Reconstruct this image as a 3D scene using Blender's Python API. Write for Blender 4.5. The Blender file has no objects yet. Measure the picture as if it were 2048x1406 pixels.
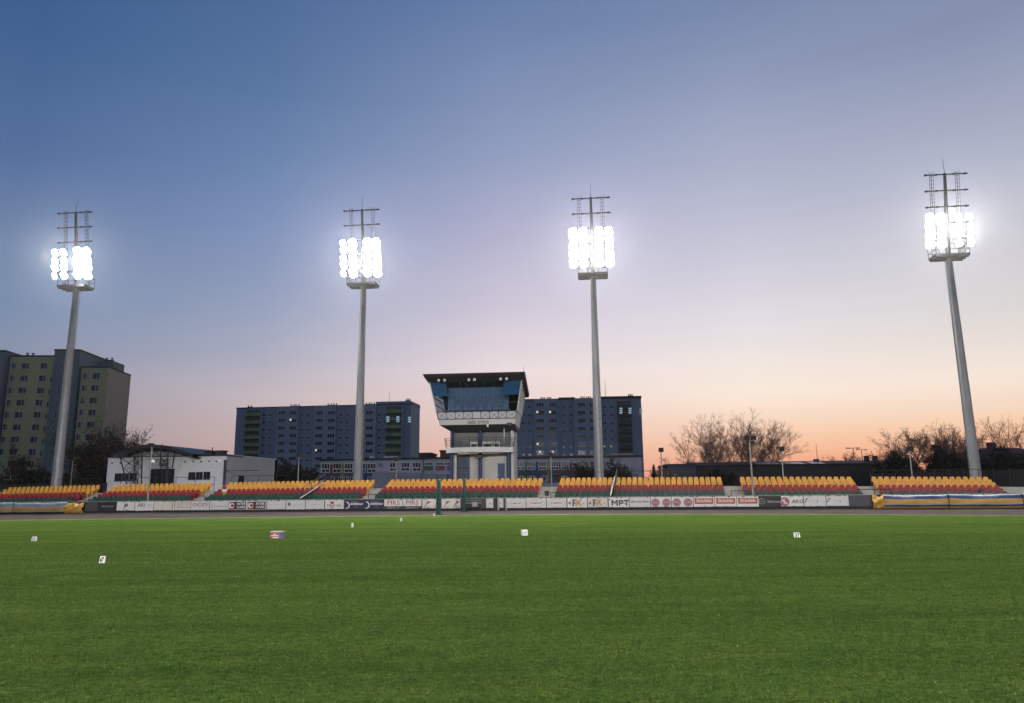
import bpy, bmesh, math, random
import numpy as np
from mathutils import Vector, Matrix
R = math.radians
random.seed(7)
scene = bpy.context.scene
COL = scene.collection

# ------------------------------------------------------------------ camera model (pixel units of the 2048x1406 photograph)
F = 1480.0; PITCH = math.atan(282.0 / F); ROLL = 0.010; EYE = 1.65
_fw = Vector((0, math.cos(PITCH), math.sin(PITCH)))
_r0 = Vector((1, 0, 0)); _u0 = Vector((0, -math.sin(PITCH), math.cos(PITCH)))
RT = _r0 * math.cos(ROLL) - _u0 * math.sin(ROLL)
UP = _r0 * math.sin(ROLL) + _u0 * math.cos(ROLL)
CAM = Vector((0, 0, EYE))
def ray(px, py): return _fw * F + RT * (px - 1024) + UP * (703 - py)
def P(px, py, Y):
    d = ray(px, py); return CAM + d * (Y / d.y)
def G(px, py, z=0.0):
    d = ray(px, py); return CAM + d * ((z - EYE) / d.z)
def proj(v):
    r = Vector(v) - CAM; w = r.dot(_fw)
    return 1024 + F * r.dot(RT) / w, 703 - F * r.dot(UP) / w
def atZ(px, py, z):          # point on the pixel's ray at height z
    return G(px, py, z)

cam = bpy.data.objects.new('camera', bpy.data.cameras.new('camera')); COL.objects.link(cam)
cam.matrix_world = Matrix(((RT.x, UP.x, -_fw.x, 0), (RT.y, UP.y, -_fw.y, 0), (RT.z, UP.z, -_fw.z, EYE), (0, 0, 0, 1)))
cam.data.sensor_width = 36; cam.data.lens = F / 2048 * 36; cam.data.clip_start = .1; cam.data.clip_end = 6000
scene.camera = cam
scene.view_settings.view_transform = 'Standard'; scene.view_settings.look = 'None'
scene.view_settings.exposure = 0; scene.view_settings.gamma = 1

def lin(r, g, b):
    f = lambda c: (c / 255 / 12.92) if c / 255 <= .04045 else ((c / 255 + .055) / 1.055) ** 2.4
    return (f(r), f(g), f(b), 1)

# ------------------------------------------------------------------ sky at dusk
W = bpy.data.worlds.new('World'); scene.world = W; W.use_nodes = True
nt = W.node_tree; nt.nodes.clear()
def N(tree, t, **kw):
    n = tree.nodes.new(t)
    for k, v in kw.items(): setattr(n, k, v)
    return n
out = N(nt, 'ShaderNodeOutputWorld'); bg = N(nt, 'ShaderNodeBackground'); nt.links.new(bg.outputs[0], out.inputs[0])
tc = N(nt, 'ShaderNodeTexCoord'); sp = N(nt, 'ShaderNodeSeparateXYZ'); nt.links.new(tc.outputs['Generated'], sp.inputs[0])
az = N(nt, 'ShaderNodeMath', operation='ARCTAN2'); nt.links.new(sp.outputs[0], az.inputs[0]); nt.links.new(sp.outputs[1], az.inputs[1])
absaz = N(nt, 'ShaderNodeMath', operation='ABSOLUTE'); nt.links.new(az.outputs[0], absaz.inputs[0])
el = N(nt, 'ShaderNodeMath', operation='ARCSINE'); nt.links.new(sp.outputs[2], el.inputs[0])
eln = N(nt, 'ShaderNodeMapRange'); eln.inputs[1].default_value = R(-4); eln.inputs[2].default_value = R(90); eln.inputs[3].default_value = 0; eln.inputs[4].default_value = 1
nt.links.new(el.outputs[0], eln.inputs[0])
def epos(px, py):
    d = ray(px, py).normalized(); return (math.degrees(math.asin(d.z)) + 4) / 94
def eramp(stops):
    c = N(nt, 'ShaderNodeValToRGB'); e = c.color_ramp.elements
    c.color_ramp.interpolation = 'LINEAR'
    while len(e) < len(stops): e.new(.5)
    for k, (p, col) in enumerate(sorted(stops)): e[k].position = p; e[k].color = lin(*col)
    nt.links.new(eln.outputs[0], c.inputs[0]); return c
left = eramp([(.0, (140, 124, 132)), (epos(340, 950), (146, 131, 138)), (epos(340, 872), (151, 143, 149)), (epos(345, 745), (140, 146, 168)), (epos(20, 610), (116, 137, 168)),
              (epos(20, 305), (84, 111, 156)), (epos(20, 10), (64, 96, 143)), (1, (40, 66, 112))])
mid = eramp([(.0, (225, 150, 130)), (epos(1000, 960), (236, 172, 150)), (epos(900, 895), (237, 193, 175)), (epos(1000, 820), (237, 209, 201)), (epos(1105, 745), (235, 220, 222)), (epos(1000, 610), (203, 196, 213)),
             (epos(1000, 450), (174, 174, 203)), (epos(1000, 305), (143, 156, 190)), (epos(1024, 10), (103, 127, 168)), (1, (48, 74, 120))])
right = eramp([(.0, (238, 140, 112)), (epos(1650, 940), (244, 156, 124)), (epos(1650, 900), (249, 186, 148)), (epos(1900, 850), (249, 206, 172)), (epos(2035, 805), (247, 220, 198)), (epos(1745, 765), (245, 230, 217)),
               (epos(2035, 610), (219, 214, 214)), (epos(2035, 305), (173, 178, 198)), (epos(2035, 10), (134, 145, 176)), (1, (58, 80, 124))])
midleft = eramp([(.0, (188, 140, 128)), (epos(510, 955), (194, 156, 148)), (epos(510, 872), (199, 175, 174)), (epos(560, 785), (194, 183, 189)), (epos(510, 705), (170, 171, 190)), (epos(510, 610), (149, 160, 188)), (epos(510, 445), (124, 144, 184)), (epos(510, 300), (104, 131, 172)), (epos(510, 155), (89, 119, 161)), (epos(510, 10), (80, 109, 154)), (1, (44, 70, 116))])
midright = eramp([(.0, (238, 142, 115)), (epos(1510, 945), (243, 157, 126)), (epos(1510, 900), (249, 190, 154)), (epos(1510, 850), (251, 216, 190)), (epos(1510, 785), (251, 234, 219)), (epos(1510, 655), (230, 225, 229)), (epos(1510, 560), (213, 210, 222)), (epos(1510, 445), (192, 193, 212)), (epos(1510, 300), (168, 174, 199)), (epos(1510, 155), (145, 156, 186)), (epos(1510, 10), (121, 138, 174)), (1, (54, 77, 122))])
rear = eramp([(.0, (140, 132, 140)), (.043, (152, 140, 148)), (.12, (148, 142, 156)), (.25, (120, 130, 158)), (.5, (84, 106, 148)), (1, (46, 70, 116))])
def mixc(fac, a, b):
    m = N(nt, 'ShaderNodeMix', data_type='RGBA'); nt.links.new(fac, m.inputs[0]); nt.links.new(a, m.inputs[6]); nt.links.new(b, m.inputs[7]); return m.outputs[2]
def mr(src, a, b, smooth=False):
    m = N(nt, 'ShaderNodeMapRange'); m.inputs[1].default_value = R(a); m.inputs[2].default_value = R(b); m.clamp = True
    if smooth: m.interpolation_type = 'SMOOTHSTEP'
    nt.links.new(src, m.inputs[0]); return m.outputs[0]
c0 = mixc(mr(az.outputs[0], -35, -19), left.outputs[0], midleft.outputs[0])
c1 = mixc(mr(az.outputs[0], -19, -1), c0, mid.outputs[0])
c1b = mixc(mr(az.outputs[0], -1, 18), c1, midright.outputs[0])
c2 = mixc(mr(az.outputs[0], 18, 34), c1b, right.outputs[0])
c3 = mixc(mr(absaz.outputs[0], 42, 130, True), c2, rear.outputs[0])
# faint streaks of thin cloud near the horizon
nz = N(nt, 'ShaderNodeTexNoise'); mp = N(nt, 'ShaderNodeMapping'); mp.inputs['Scale'].default_value = (1.2, 1.2, 26)
nt.links.new(tc.outputs['Generated'], mp.inputs[0]); nt.links.new(mp.outputs[0], nz.inputs['Vector']); nz.inputs['Scale'].default_value = 2.2; nz.inputs['Detail'].default_value = 4
nm = N(nt, 'ShaderNodeMapRange'); nm.inputs[1].default_value = .3; nm.inputs[2].default_value = .75; nm.inputs[3].default_value = .985; nm.inputs[4].default_value = 1.012
nt.links.new(nz.outputs['Fac'], nm.inputs[0])
mul = N(nt, 'ShaderNodeMix', data_type='RGBA', blend_type='MULTIPLY'); mul.inputs[0].default_value = 1
nt.links.new(c3, mul.inputs[6]); nt.links.new(nm.outputs[0], mul.inputs[7]); nt.links.new(mul.outputs[2], bg.inputs[0])
bg.inputs[1].default_value = 1.0

# ------------------------------------------------------------------ materials
MATS = {}
def mat(key, rgb, rough=.7, var=.12, scale=3.0, bump=0.0, bscale=None, metal=0.0, spec=.4, stretch=(1, 1, 1), coord='Object'):
    if key in MATS: return MATS[key]
    m = bpy.data.materials.new(key); m.use_nodes = True; t = m.node_tree
    b = t.nodes['Principled BSDF']; b.inputs['Roughness'].default_value = rough; b.inputs['Metallic'].default_value = metal
    b.inputs['Specular IOR Level'].default_value = spec
    tcn = N(t, 'ShaderNodeTexCoord'); mpn = N(t, 'ShaderNodeMapping'); mpn.inputs['Scale'].default_value = stretch
    if coord == 'World':
        ge = N(t, 'ShaderNodeNewGeometry'); t.links.new(ge.outputs['Position'], mpn.inputs[0])
    else: t.links.new(tcn.outputs[coord], mpn.inputs[0])
    nzn = N(t, 'ShaderNodeTexNoise'); nzn.inputs['Scale'].default_value = scale; nzn.inputs['Detail'].default_value = 6; nzn.inputs['Roughness'].default_value = .65
    t.links.new(mpn.outputs[0], nzn.inputs['Vector'])
    cr = N(t, 'ShaderNodeValToRGB'); e = cr.color_ramp.elements
    e[0].position = .28; e[1].position = .72
    e[0].color = tuple(max(0, c * (1 - var)) for c in rgb[:3]) + (1,); e[1].color = tuple(min(1, c * (1 + var)) for c in rgb[:3]) + (1,)
    t.links.new(nzn.outputs['Fac'], cr.inputs[0]); t.links.new(cr.outputs[0], b.inputs['Base Color'])
    if bump:
        n2 = N(t, 'ShaderNodeTexNoise'); n2.inputs['Scale'].default_value = bscale or scale * 4; n2.inputs['Detail'].default_value = 5
        t.links.new(mpn.outputs[0], n2.inputs['Vector'])
        bp = N(t, 'ShaderNodeBump'); bp.inputs['Strength'].default_value = bump; bp.inputs['Distance'].default_value = .05
        t.links.new(n2.outputs['Fac'], bp.inputs['Height']); t.links.new(bp.outputs[0], b.inputs['Normal'])
    MATS[key] = m; return m
def emit(key, rgb, s, sample=False):
    if key in MATS: return MATS[key]
    m = bpy.data.materials.new(key); m.use_nodes = True; t = m.node_tree; b = t.nodes['Principled BSDF']
    b.inputs['Base Color'].default_value = (.8, .8, .8, 1); b.inputs['Emission Color'].default_value = tuple(rgb[:3]) + (1,); b.inputs['Emission Strength'].default_value = s
    if not sample: m.cycles.emission_sampling = 'NONE'
    MATS[key] = m; return m
steel = mat('galvanised_steel', (.20, .205, .215), .45, .22, 1.2, metal=.25, stretch=(1, 1, .25))
dsteel = mat('dark_steel', (.035, .037, .042), .5, .2, 5)
gsteel = mat('grey_steel', (.16, .165, .17), .5, .2, 3)
black = mat('black_plastic', (.012, .012, .013), .5, .2, 4)
white = mat('white_paint', (.72, .71, .68), .6, .07, 2)
lens = emit('lamp_glass', (1, .97, .90), 60)
concrete = mat('concrete', (.30, .29, .27), .85, .22, 1.3, bump=.15)
yellowp = mat('yellow_plastic', (.52, .26, .038), .42, .22, 1.4, coord='World')
redp = mat('red_plastic', (.22, .012, .022), .42, .30, 1.4, coord='World')
greenp = mat('green_plastic', (.010, .055, .035), .42, .35, 1.4, coord='World')
glassd = mat('dark_window_glass', (.012, .016, .024), .14, .3, .4, spec=.35)
wframe = mat('white_window_frame', (.42, .44, .48), .5, .1, 3)
bluep = mat('blue_paint', (.022, .045, .16), .5, .15, 2)
bark = mat('bark', (.055, .042, .034), .9, .3, 2)
twig = mat('twigs', (.17, .115, .085), .9, .3, 1)

# ------------------------------------------------------------------ mesh builder
class MB:
    def __init__(s): s.v = []; s.f = []; s.m = []; s.cur = 0
    def add(s, vs, fs):
        o = len(s.v); s.v.extend([tuple(v) for v in vs])
        for f in fs: s.f.append(tuple(i + o for i in f)); s.m.append(s.cur)
        return s
    def box(s, x0, x1, y0, y1, z0, z1, M=None):
        v = [Vector((x, y, z)) for z in (z0, z1) for y in (y0, y1) for x in (x0, x1)]
        if M is not None: v = [M @ p for p in v]
        return s.add(v, [(0, 2, 3, 1), (4, 5, 7, 6), (0, 1, 5, 4), (2, 6, 7, 3), (0, 4, 6, 2), (1, 3, 7, 5)])
    def hexa(s, b, t):   # bottom quad, top quad (ccw from above)
        return s.add(list(b) + list(t), [(3, 2, 1, 0), (4, 5, 6, 7)] + [(i, (i + 1) % 4, 4 + (i + 1) % 4, 4 + i) for i in range(4)])
    def prism(s, pts, z0, z1):
        n = len(pts); 
        return s.add([(p[0], p[1], z0) for p in pts] + [(p[0], p[1], z1) for p in pts],
                     [tuple(range(n - 1, -1, -1)), tuple(range(n, 2 * n))] + [(i, (i + 1) % n, n + (i + 1) % n, n + i) for i in range(n)])
    def prismz(s, pts, zt, zb=0):  # per-corner top heights
        n = len(pts)
        return s.add([(p[0], p[1], zb) for p in pts] + [(p[0], p[1], zt[i]) for i, p in enumerate(pts)],
                     [tuple(range(n - 1, -1, -1)), tuple(range(n, 2 * n))] + [(i, (i + 1) % n, n + (i + 1) % n, n + i) for i in range(n)])
    def tube(s, a, b, r0, r1=None, n=6, cap=True):
        a = Vector(a); b = Vector(b); r1 = r0 if r1 is None else r1; d = (b - a)
        if d.length < 1e-6: return s
        d.normalize(); u = d.orthogonal().normalized(); w = d.cross(u)
        vs = []
        for c, r in ((a, r0), (b, r1)):
            for k in range(n):
                t = 2 * math.pi * k / n; vs.append(c + (u * math.cos(t) + w * math.sin(t)) * r)
        fs = [(k, (k + 1) % n, n + (k + 1) % n, n + k) for k in range(n)]
        if cap: fs += [tuple(range(n - 1, -1, -1)), tuple(range(n, 2 * n))]
        return s.add(vs, fs)
    def path(s, pts, r, n=5):
        for a, b in zip(pts, pts[1:]): s.tube(a, b, r, r, n)
        return s
    def grid(s, rows):    # rows of equal length lists of points
        n = len(rows[0]); vs = [p for r in rows for p in r]
        return s.add(vs, [(i * n + j, i * n + j + 1, (i + 1) * n + j + 1, (i + 1) * n + j) for i in range(len(rows) - 1) for j in range(n - 1)])
    def mesh(s, name, mats, smooth=False, bevel=0):
        me = bpy.data.meshes.new(name); me.from_pydata(s.v, [], s.f)
        for m in (mats if isinstance(mats, (list, tuple)) else [mats]): me.materials.append(m)
        if any(s.m): me.polygons.foreach_set('material_index', s.m)
        if smooth: me.polygons.foreach_set('use_smooth', [True] * len(me.polygons))
        me.update(); return me
    def build(s, name, mats, parent=None, loc=None, rot=None, smooth=False, bevel=0):
        o = bpy.data.objects.new(name, s.mesh(name, mats, smooth)); COL.objects.link(o)
        if loc is not None: o.location = loc
        if rot is not None: o.rotation_euler = rot
        if parent is not None: o.parent = parent
        if bevel:
            b = o.modifiers.new('bevel', 'BEVEL'); b.width = bevel; b.segments = 2; b.limit_method = 'ANGLE'
        return o
def tag(o, label, cat, group=None):
    o['label'] = label; o['category'] = cat
    if group: o['group'] = group
    return o
def thing(name, label, cat, loc=(0, 0, 0), rz=0, group=None):
    o = bpy.data.objects.new(name, None); COL.objects.link(o); o.location = loc; o.rotation_euler = (0, 0, rz); o.empty_display_size = .2
    return tag(o, label, cat, group)
def struct(o): o['kind'] = 'structure'; return o
def part(name, me, parent, loc=(0, 0, 0), rot=(0, 0, 0)):
    o = bpy.data.objects.new(name, me); COL.objects.link(o); o.parent = parent; o.location = loc; o.rotation_euler = rot; return o
def copy_tree(o, parent=None):
    c = o.copy(); COL.objects.link(c); c.parent = parent
    for ch in list(o.children): copy_tree(ch, c)
    return c
TXT = {}
def text_mesh(s, size, m, ext=.004, shear=0, bold=0):
    k = (s, size, m.name, shear, bold)
    if k in TXT: return TXT[k]
    cu = bpy.data.curves.new('lettering', 'FONT'); cu.body = s; cu.size = size; cu.align_x = 'CENTER'; cu.align_y = 'CENTER'
    cu.extrude = ext; cu.shear = shear; cu.offset = bold; cu.resolution_u = 3
    o = bpy.data.objects.new('lettering', cu); COL.objects.link(o)
    dg = bpy.context.evaluated_depsgraph_get(); me = bpy.data.meshes.new_from_object(o.evaluated_get(dg))
    bpy.data.objects.remove(o); me.materials.clear(); me.materials.append(m)
    me.transform(Matrix.Rotation(R(90), 4, 'X')); TXT[k] = me; return me
def lettering(s, size, m, parent, x, y, z, shear=0, bold=0, fit=None, name='lettering'):
    me = text_mesh(s, size, m, shear=shear, bold=bold)
    o = part(name, me, parent, (x, y, z))
    if fit:
        xs = [v.co.x for v in me.vertices]; w = max(xs) - min(xs)
        o.scale = (fit / w, 1, 1)
    return o

# ------------------------------------------------------------------ plan of the stadium edge (curve parameter = X)
def wy(X): return 66 - .18 * X - .0010 * X * X
def wn(X):
    n = Vector((.18 + .0020 * X, 1, 0)); return n.normalized()
def wc(X, off=0.0, z=0.0):
    p = Vector((X, wy(X), 0)) + wn(X) * off; p.z = z; return p
def wrot(X): return math.atan2(-(.18 + .002 * X), 1)
def findX(px, off=0.0, z=1.0):
    a, b = -90.0, 75.0
    for _ in range(50):
        c = (a + b) / 2
        if proj(wc(c, off, z))[0] < px: a = c
        else: b = c
    return (a + b) / 2
def zoff(X): return -.00018 * (X + 12) ** 2
FRONT_W = 20500; REAR_W = 102000; HAZE = .00006
# ------------------------------------------------------------------ ground, track, pitch
def sheet(name, pts, m, z):
    b = MB(); b.add([(p[0], p[1], z) for p in pts], [tuple(range(len(pts)))]); return struct(b.build(name, m))
sheet('ground', [(-1700, -650), (1700, -650), (1700, 1700), (-1700, 1700)], mat('dark_earth', (.028, .027, .022), .95, .3, .02, bump=.2), -.05)
edge_px = [(-260, 1049), (0, 1041.3), (130, 1039.6), (260, 1038.3), (440, 1036.4), (700, 1033.3), (940, 1031), (1240, 1029.2), (1400, 1028.9), (1520, 1029.1), (1630, 1029.6), (1900, 1031.0), (2048, 1032.2), (2300, 1036)]
ctrl = [G(*e) for e in edge_px]
def edge_y(x):
    xs = [c.x for c in ctrl]; ys = [c.y for c in ctrl]
    if x <= xs[0]: return ys[0] + (x - xs[0]) * .1
    if x >= xs[-1]: return ys[-1] - (x - xs[-1]) * .4
    return float(np.interp(x, xs, ys))
_xs = np.linspace(-95, 75, 171)
_ys = np.array([edge_y(x) for x in _xs]); _k = np.ones(9) / 9
_ys = np.convolve(np.pad(_ys, 4, mode='edge'), _k, mode='valid')
def EY(x): return float(np.interp(x, _xs, _ys))

def pitch_material():
    m = bpy.data.materials.new('mown_grass'); m.use_nodes = True; t = m.node_tree; b = t.nodes['Principled BSDF']
    b.inputs['Roughness'].default_value = 1; b.inputs['Specular IOR Level'].default_value = 0
    tcn = N(t, 'ShaderNodeTexCoord')
    def noise(sc, det, stretch):
        mpn = N(t, 'ShaderNodeMapping'); mpn.inputs['Scale'].default_value = stretch; t.links.new(tcn.outputs['Object'], mpn.inputs[0])
        n = N(t, 'ShaderNodeTexNoise'); n.inputs['Scale'].default_value = sc; n.inputs['Detail'].default_value = det; n.inputs['Roughness'].default_value = .7
        t.links.new(mpn.outputs[0], n.inputs['Vector']); return n.outputs['Fac']
    def ramp(fac, p0, c0, p1, c1):
        c = N(t, 'ShaderNodeValToRGB'); e = c.color_ramp.elements; e[0].position = p0; e[0].color = c0; e[1].position = p1; e[1].color = c1
        t.links.new(fac, c.inputs[0]); return c.outputs[0]
    def mix(bt, f, a, c):
        x = N(t, 'ShaderNodeMix', data_type='RGBA', blend_type=bt); x.inputs[0].default_value = f; t.links.new(a, x.inputs[6]); t.links.new(c, x.inputs[7]); return x.outputs[2]
    base = ramp(noise(.35, 5, (.6, 1, 1)), .3, (.062, .118, .028, 1), .7, (.092, .140, .036, 1))
    band = ramp(noise(.55, 3, (.035, 1.0, 1)), .36, (.88, .90, .88, 1), .64, (1.10, 1.08, 1.07, 1))
    streak = ramp(noise(1.0, 4, (.16, 2.4, 1)), .3, (.70, .73, .68, 1), .72, (1.20, 1.16, 1.10, 1))
    fine = mix('MULTIPLY', 1, ramp(noise(15, 4, (.7, 1, 1)), .3, (.34, .38, .32, 1), .75, (1.6, 1.52, 1.45, 1)), ramp(noise(1.9, 4, (.6, 1, 1)), .34, (.84, .93, .86, 1), .68, (1.17, 1.07, 1.0, 1)))
    col = mix('MULTIPLY', 1, mix('MULTIPLY', 1, mix('MULTIPLY', 1, base, streak), fine), band)
    t.links.new(col, b.inputs['Base Color'])
    bp = N(t, 'ShaderNodeBump'); bp.inputs['Strength'].default_value = .7; bp.inputs['Distance'].default_value = .05
    t.links.new(noise(26, 5, (1, 1, 1)), bp.inputs['Height']); t.links.new(bp.outputs[0], b.inputs['Normal'])
    return m
pm = pitch_material()
sheet('pitch', [(-95, -70)] + [(75, -70)] + [(float(x), EY(x)) for x in _xs[::-1]], pm, .012)
dirt = mat('track_dirt', (.075, .063, .055), 1.0, .28, .35, bump=.5, bscale=9, stretch=(.35, 2.2, 1), spec=0)
b = MB(); rows = []
for x in np.linspace(-95, 75, 120): rows.append([(x, EY(x) - 2.5, 0), (x, (EY(x) + wy(x)) / 2, 0), (x, wy(x) + .9, 0)])
b.grid(rows); b.f = [f[::-1] for f in b.f]; struct(b.build('track', dirt))
# worn pale kerb line and raised dirt lip between pitch and track
b = MB(); rows = []
for x in np.linspace(-90, 70, 220):
    j = .12 * math.sin(x * 1.7) + .1 * math.sin(x * .63 + 1); y = EY(x)
    rows.append([(x, y - .10 + j, .008), (x, y + .05 + j, .05), (x, y + .55 + j * .6, .03), (x, y + .9, .001)])
b.grid(rows); b.f = [f[::-1] for f in b.f]; struct(b.build('track_edge', mat('worn_turf_edge', (.115, .105, .055), .95, .45, .8, bump=.4)))
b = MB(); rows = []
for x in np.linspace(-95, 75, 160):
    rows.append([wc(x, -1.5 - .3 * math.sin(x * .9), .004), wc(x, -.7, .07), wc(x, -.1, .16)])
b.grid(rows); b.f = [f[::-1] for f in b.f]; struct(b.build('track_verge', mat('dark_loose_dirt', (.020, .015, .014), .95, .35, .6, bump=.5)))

# ------------------------------------------------------------------ grass blades (near part of the pitch)
def grass():
    rng = np.random.default_rng(3); ds = []
    n_try = 1500000
    d = 4.0 + (34.0 - 4.0) * rng.random(n_try) ** 1.15
    a = R(-44) + R(88) * rng.random(n_try)
    dens = np.minimum(1, (6.0 / d) ** .65)        # thinning
    keep = rng.random(n_try) < dens * .55 * np.clip((33 - d) / 14, 0, 1)
    d = d[keep]; a = a[keep]; n = len(d)
    x = d * np.sin(a); y = d * np.cos(a)
    h = (.009 + .014 * rng.random(n)) * (1 + .03 * (d - 6)); w = (.0035 + .003 * rng.random(n)) * (d / 7) ** .55
    th = rng.random(n) * 2 * math.pi; ln = (rng.random(n) ** .7) * .030; la = rng.random(n) * 2 * math.pi
    v = np.empty((n, 3, 3), np.float32)
    v[:, 0] = np.stack([x - np.cos(th) * w, y - np.sin(th) * w, np.full(n, .010)], 1)
    v[:, 1] = np.stack([x + np.cos(th) * w, y + np.sin(th) * w, np.full(n, .010)], 1)
    v[:, 2] = np.stack([x + np.cos(la) * ln, y + np.sin(la) * ln, .012 + h], 1)
    t = rng.random(n).astype(np.float32)
    me = bpy.data.meshes.new('grass'); me.vertices.add(n * 3); me.vertices.foreach_set('co', v.ravel())
    me.loops.add(n * 3); me.loops.foreach_set('vertex_index', np.arange(n * 3, dtype=np.int32))
    me.polygons.add(n); me.polygons.foreach_set('loop_start', np.arange(0, n * 3, 3, dtype=np.int32))
    me.update(calc_edges=True)
    at = me.attributes.new('tint', 'FLOAT', 'POINT'); at.data.foreach_set('value', np.repeat(t, 3))
    m = bpy.data.materials.new('grass_blade'); m.use_nodes = True; tr = m.node_tree; b = tr.nodes['Principled BSDF']
    b.inputs['Roughness'].default_value = .8; b.inputs['Specular IOR Level'].default_value = .12
    an = N(tr, 'ShaderNodeAttribute', attribute_name='tint'); c = N(tr, 'ShaderNodeValToRGB'); e = c.color_ramp.elements
    while len(e) < 5: e.new(.5)
    for k, (p, cc) in enumerate([(0, (.034, .078, .016)), (.5, (.054, .106, .023)), (.9, (.088, .132, .037)), (.9965, (.13, .16, .045)), (.9985, (.34, .35, .20))]):
        e[k].position = p; e[k].color = cc + (1,)
    tr.links.new(an.outputs['Fac'], c.inputs[0])
    tcn = N(tr, 'ShaderNodeTexCoord'); mpn = N(tr, 'ShaderNodeMapping'); mpn.inputs['Scale'].default_value = (.14, 1.3, 1); tr.links.new(tcn.outputs['Object'], mpn.inputs[0])
    nz_ = N(tr, 'ShaderNodeTexNoise'); nz_.inputs['Scale'].default_value = .9; nz_.inputs['Detail'].default_value = 4; tr.links.new(mpn.outputs[0], nz_.inputs['Vector'])
    c2 = N(tr, 'ShaderNodeValToRGB'); c2.color_ramp.elements[0].position = .32; c2.color_ramp.elements[0].color = (.70, .76, .68, 1); c2.color_ramp.elements[1].position = .7; c2.color_ramp.elements[1].color = (1.20, 1.10, 1.03, 1)
    tr.links.new(nz_.outputs['Fac'], c2.inputs[0])
    mm = N(tr, 'ShaderNodeMix', data_type='RGBA', blend_type='MULTIPLY'); mm.inputs[0].default_value = 1
    tr.links.new(c.outputs[0], mm.inputs[6]); tr.links.new(c2.outputs[0], mm.inputs[7]); n3 = N(tr, 'ShaderNodeTexNoise'); n3.inputs['Scale'].default_value = 2.3; n3.inputs['Detail'].default_value = 5; n3.inputs['Roughness'].default_value = .7; tr.links.new(tcn.outputs['Object'], n3.inputs['Vector'])
    c3 = N(tr, 'ShaderNodeValToRGB'); c3.color_ramp.elements[0].position = .36; c3.color_ramp.elements[0].color = (.60, .74, .66, 1); c3.color_ramp.elements[1].position = .66; c3.color_ramp.elements[1].color = (1.36, 1.16, 1.05, 1); tr.links.new(n3.outputs['Fac'], c3.inputs[0])
    m3 = N(tr, 'ShaderNodeMix', data_type='RGBA', blend_type='MULTIPLY'); m3.inputs[0].default_value = 1; tr.links.new(mm.outputs[2], m3.inputs[6]); tr.links.new(c3.outputs[0], m3.inputs[7]); tr.links.new(m3.outputs[2], b.inputs['Base Color'])
    me.materials.append(m)
    o = bpy.data.objects.new('grass', me); COL.objects.link(o); o['kind'] = 'stuff'
    tag(o, 'short mown green grass growing on the pitch', 'grass')
grass()

# ------------------------------------------------------------------ perimeter wall
XA, XB = -92.0, 68.0
wall = thing('perimeter_wall', 'long low dark grey boarded wall between dirt track and seats', 'wall', (0, wy(0), 0))
def strip(off0, off1, z0, z1, n=150, xa=XA, xb=XB):
    b = MB(); xs = np.linspace(xa, xb, n); ring = []
    o = Vector((0, wy(0), 0))
    for x in xs: ring.append([wc(x, off0, z0) - o, wc(x, off0, z1) - o, wc(x, off1, z1) - o, wc(x, off1, z0) - o, wc(x, off0, z0) - o])
    b.grid(ring); return b
strip(0, .12, .318, 1.17).build('wall_panel', mat('dark_wall_board', (.055, .055, .06), .7, .22, .9), wall)
strip(-.012, .12, 0, .315).build('kick_board', mat('dark_kick_board', (.022, .019, .020), .85, .3, .8), wall)
strip(-.03, .15, 1.175, 1.225).build('top_rail', mat('pale_rail', (.22, .22, .22), .5, .15, 2), wall)

ink = {'k': mat('black_print', (.015, .015, .017), .5), 'r': mat('red_print', (.30, .018, .028), .5), 'g': mat('grey_print', (.33, .32, .31), .6), 'w': mat('white_print', (.62, .61, .60), .5),
       'n': mat('navy_print', (.03, .032, .10), .5), 'b': mat('beige_print', (.48, .34, .22), .6), 'm': mat('mauve_print', (.30, .10, .13), .6), 'o': mat('rust_print', (.36, .05, .03), .55),
       'd': mat('dark_grey_print', (.10, .10, .105), .6), 'f': mat('faded_print', (.42, .40, .37), .6)}
pw = mat('white_board', (.60, .58, .55), .55, .07, 2.5); pwy = mat('cream_board', (.56, .52, .46), .6, .08, 2); pwg = mat('grey_white_board', (.53, .52, .51), .6, .08, 2)
pk = mat('black_board', (.018, .018, .02), .6, .2, 2); pn = mat('navy_board', (.022, .022, .06), .55, .2, 2)
def flat(parent, name, m, polys, y=-.056):
    b = MB()
    for pts in polys:
        n = len(pts); b.add([(p[0], y, p[1]) for p in pts] + [(p[0], y + .004, p[1]) for p in pts],
            [tuple(range(n)), tuple(range(2 * n - 1, n - 1, -1))] + [(i, n + i, n + (i + 1) % n, (i + 1) % n) for i in range(n)])
    return b.build(name, m, parent)
def disc(cx, cz, rx, rz, n=20): return [(cx + rx * math.cos(2 * math.pi * k / n), cz + rz * math.sin(2 * math.pi * k / n)) for k in range(n)]
def rect(x0, x1, z0, z1): return [(x0, z0), (x1, z0), (x1, z1), (x0, z1)]
def ring(parent, name, m, cx, cz, rx, rz, t, y=-.056, n=28):
    b = MB(); rows = []
    for k in range(n + 1):
        c, s = math.cos(2 * math.pi * k / n), math.sin(2 * math.pi * k / n)
        rows.append([(cx + rx * c, y, cz + rz * s), (cx + (rx - t) * c, y, cz + (rz - t) * s)])
    b.grid(rows); return b.build(name, m, parent)
def line(x0, z0, x1, z1, t):
    d = Vector((x1 - x0, z1 - z0)).normalized(); q = Vector((-d.y, d.x)) * t / 2
    return [(x0 - q.x, z0 - q.y), (x1 - q.x, z1 - q.y), (x1 + q.x, z1 + q.y), (x0 + q.x, z0 + q.y)]
zc = .715
def d_text(s, m, size, dz=0, dx=0, fit=None, shear=0, bold=0):
    return lambda p, w: lettering(s, size, ink[m], p, dx * w, -.056, zc + dz, shear, bold, fit and fit * w)
def multi(*fs):
    def g(p, w):
        for f in fs: f(p, w)
    return g
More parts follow.
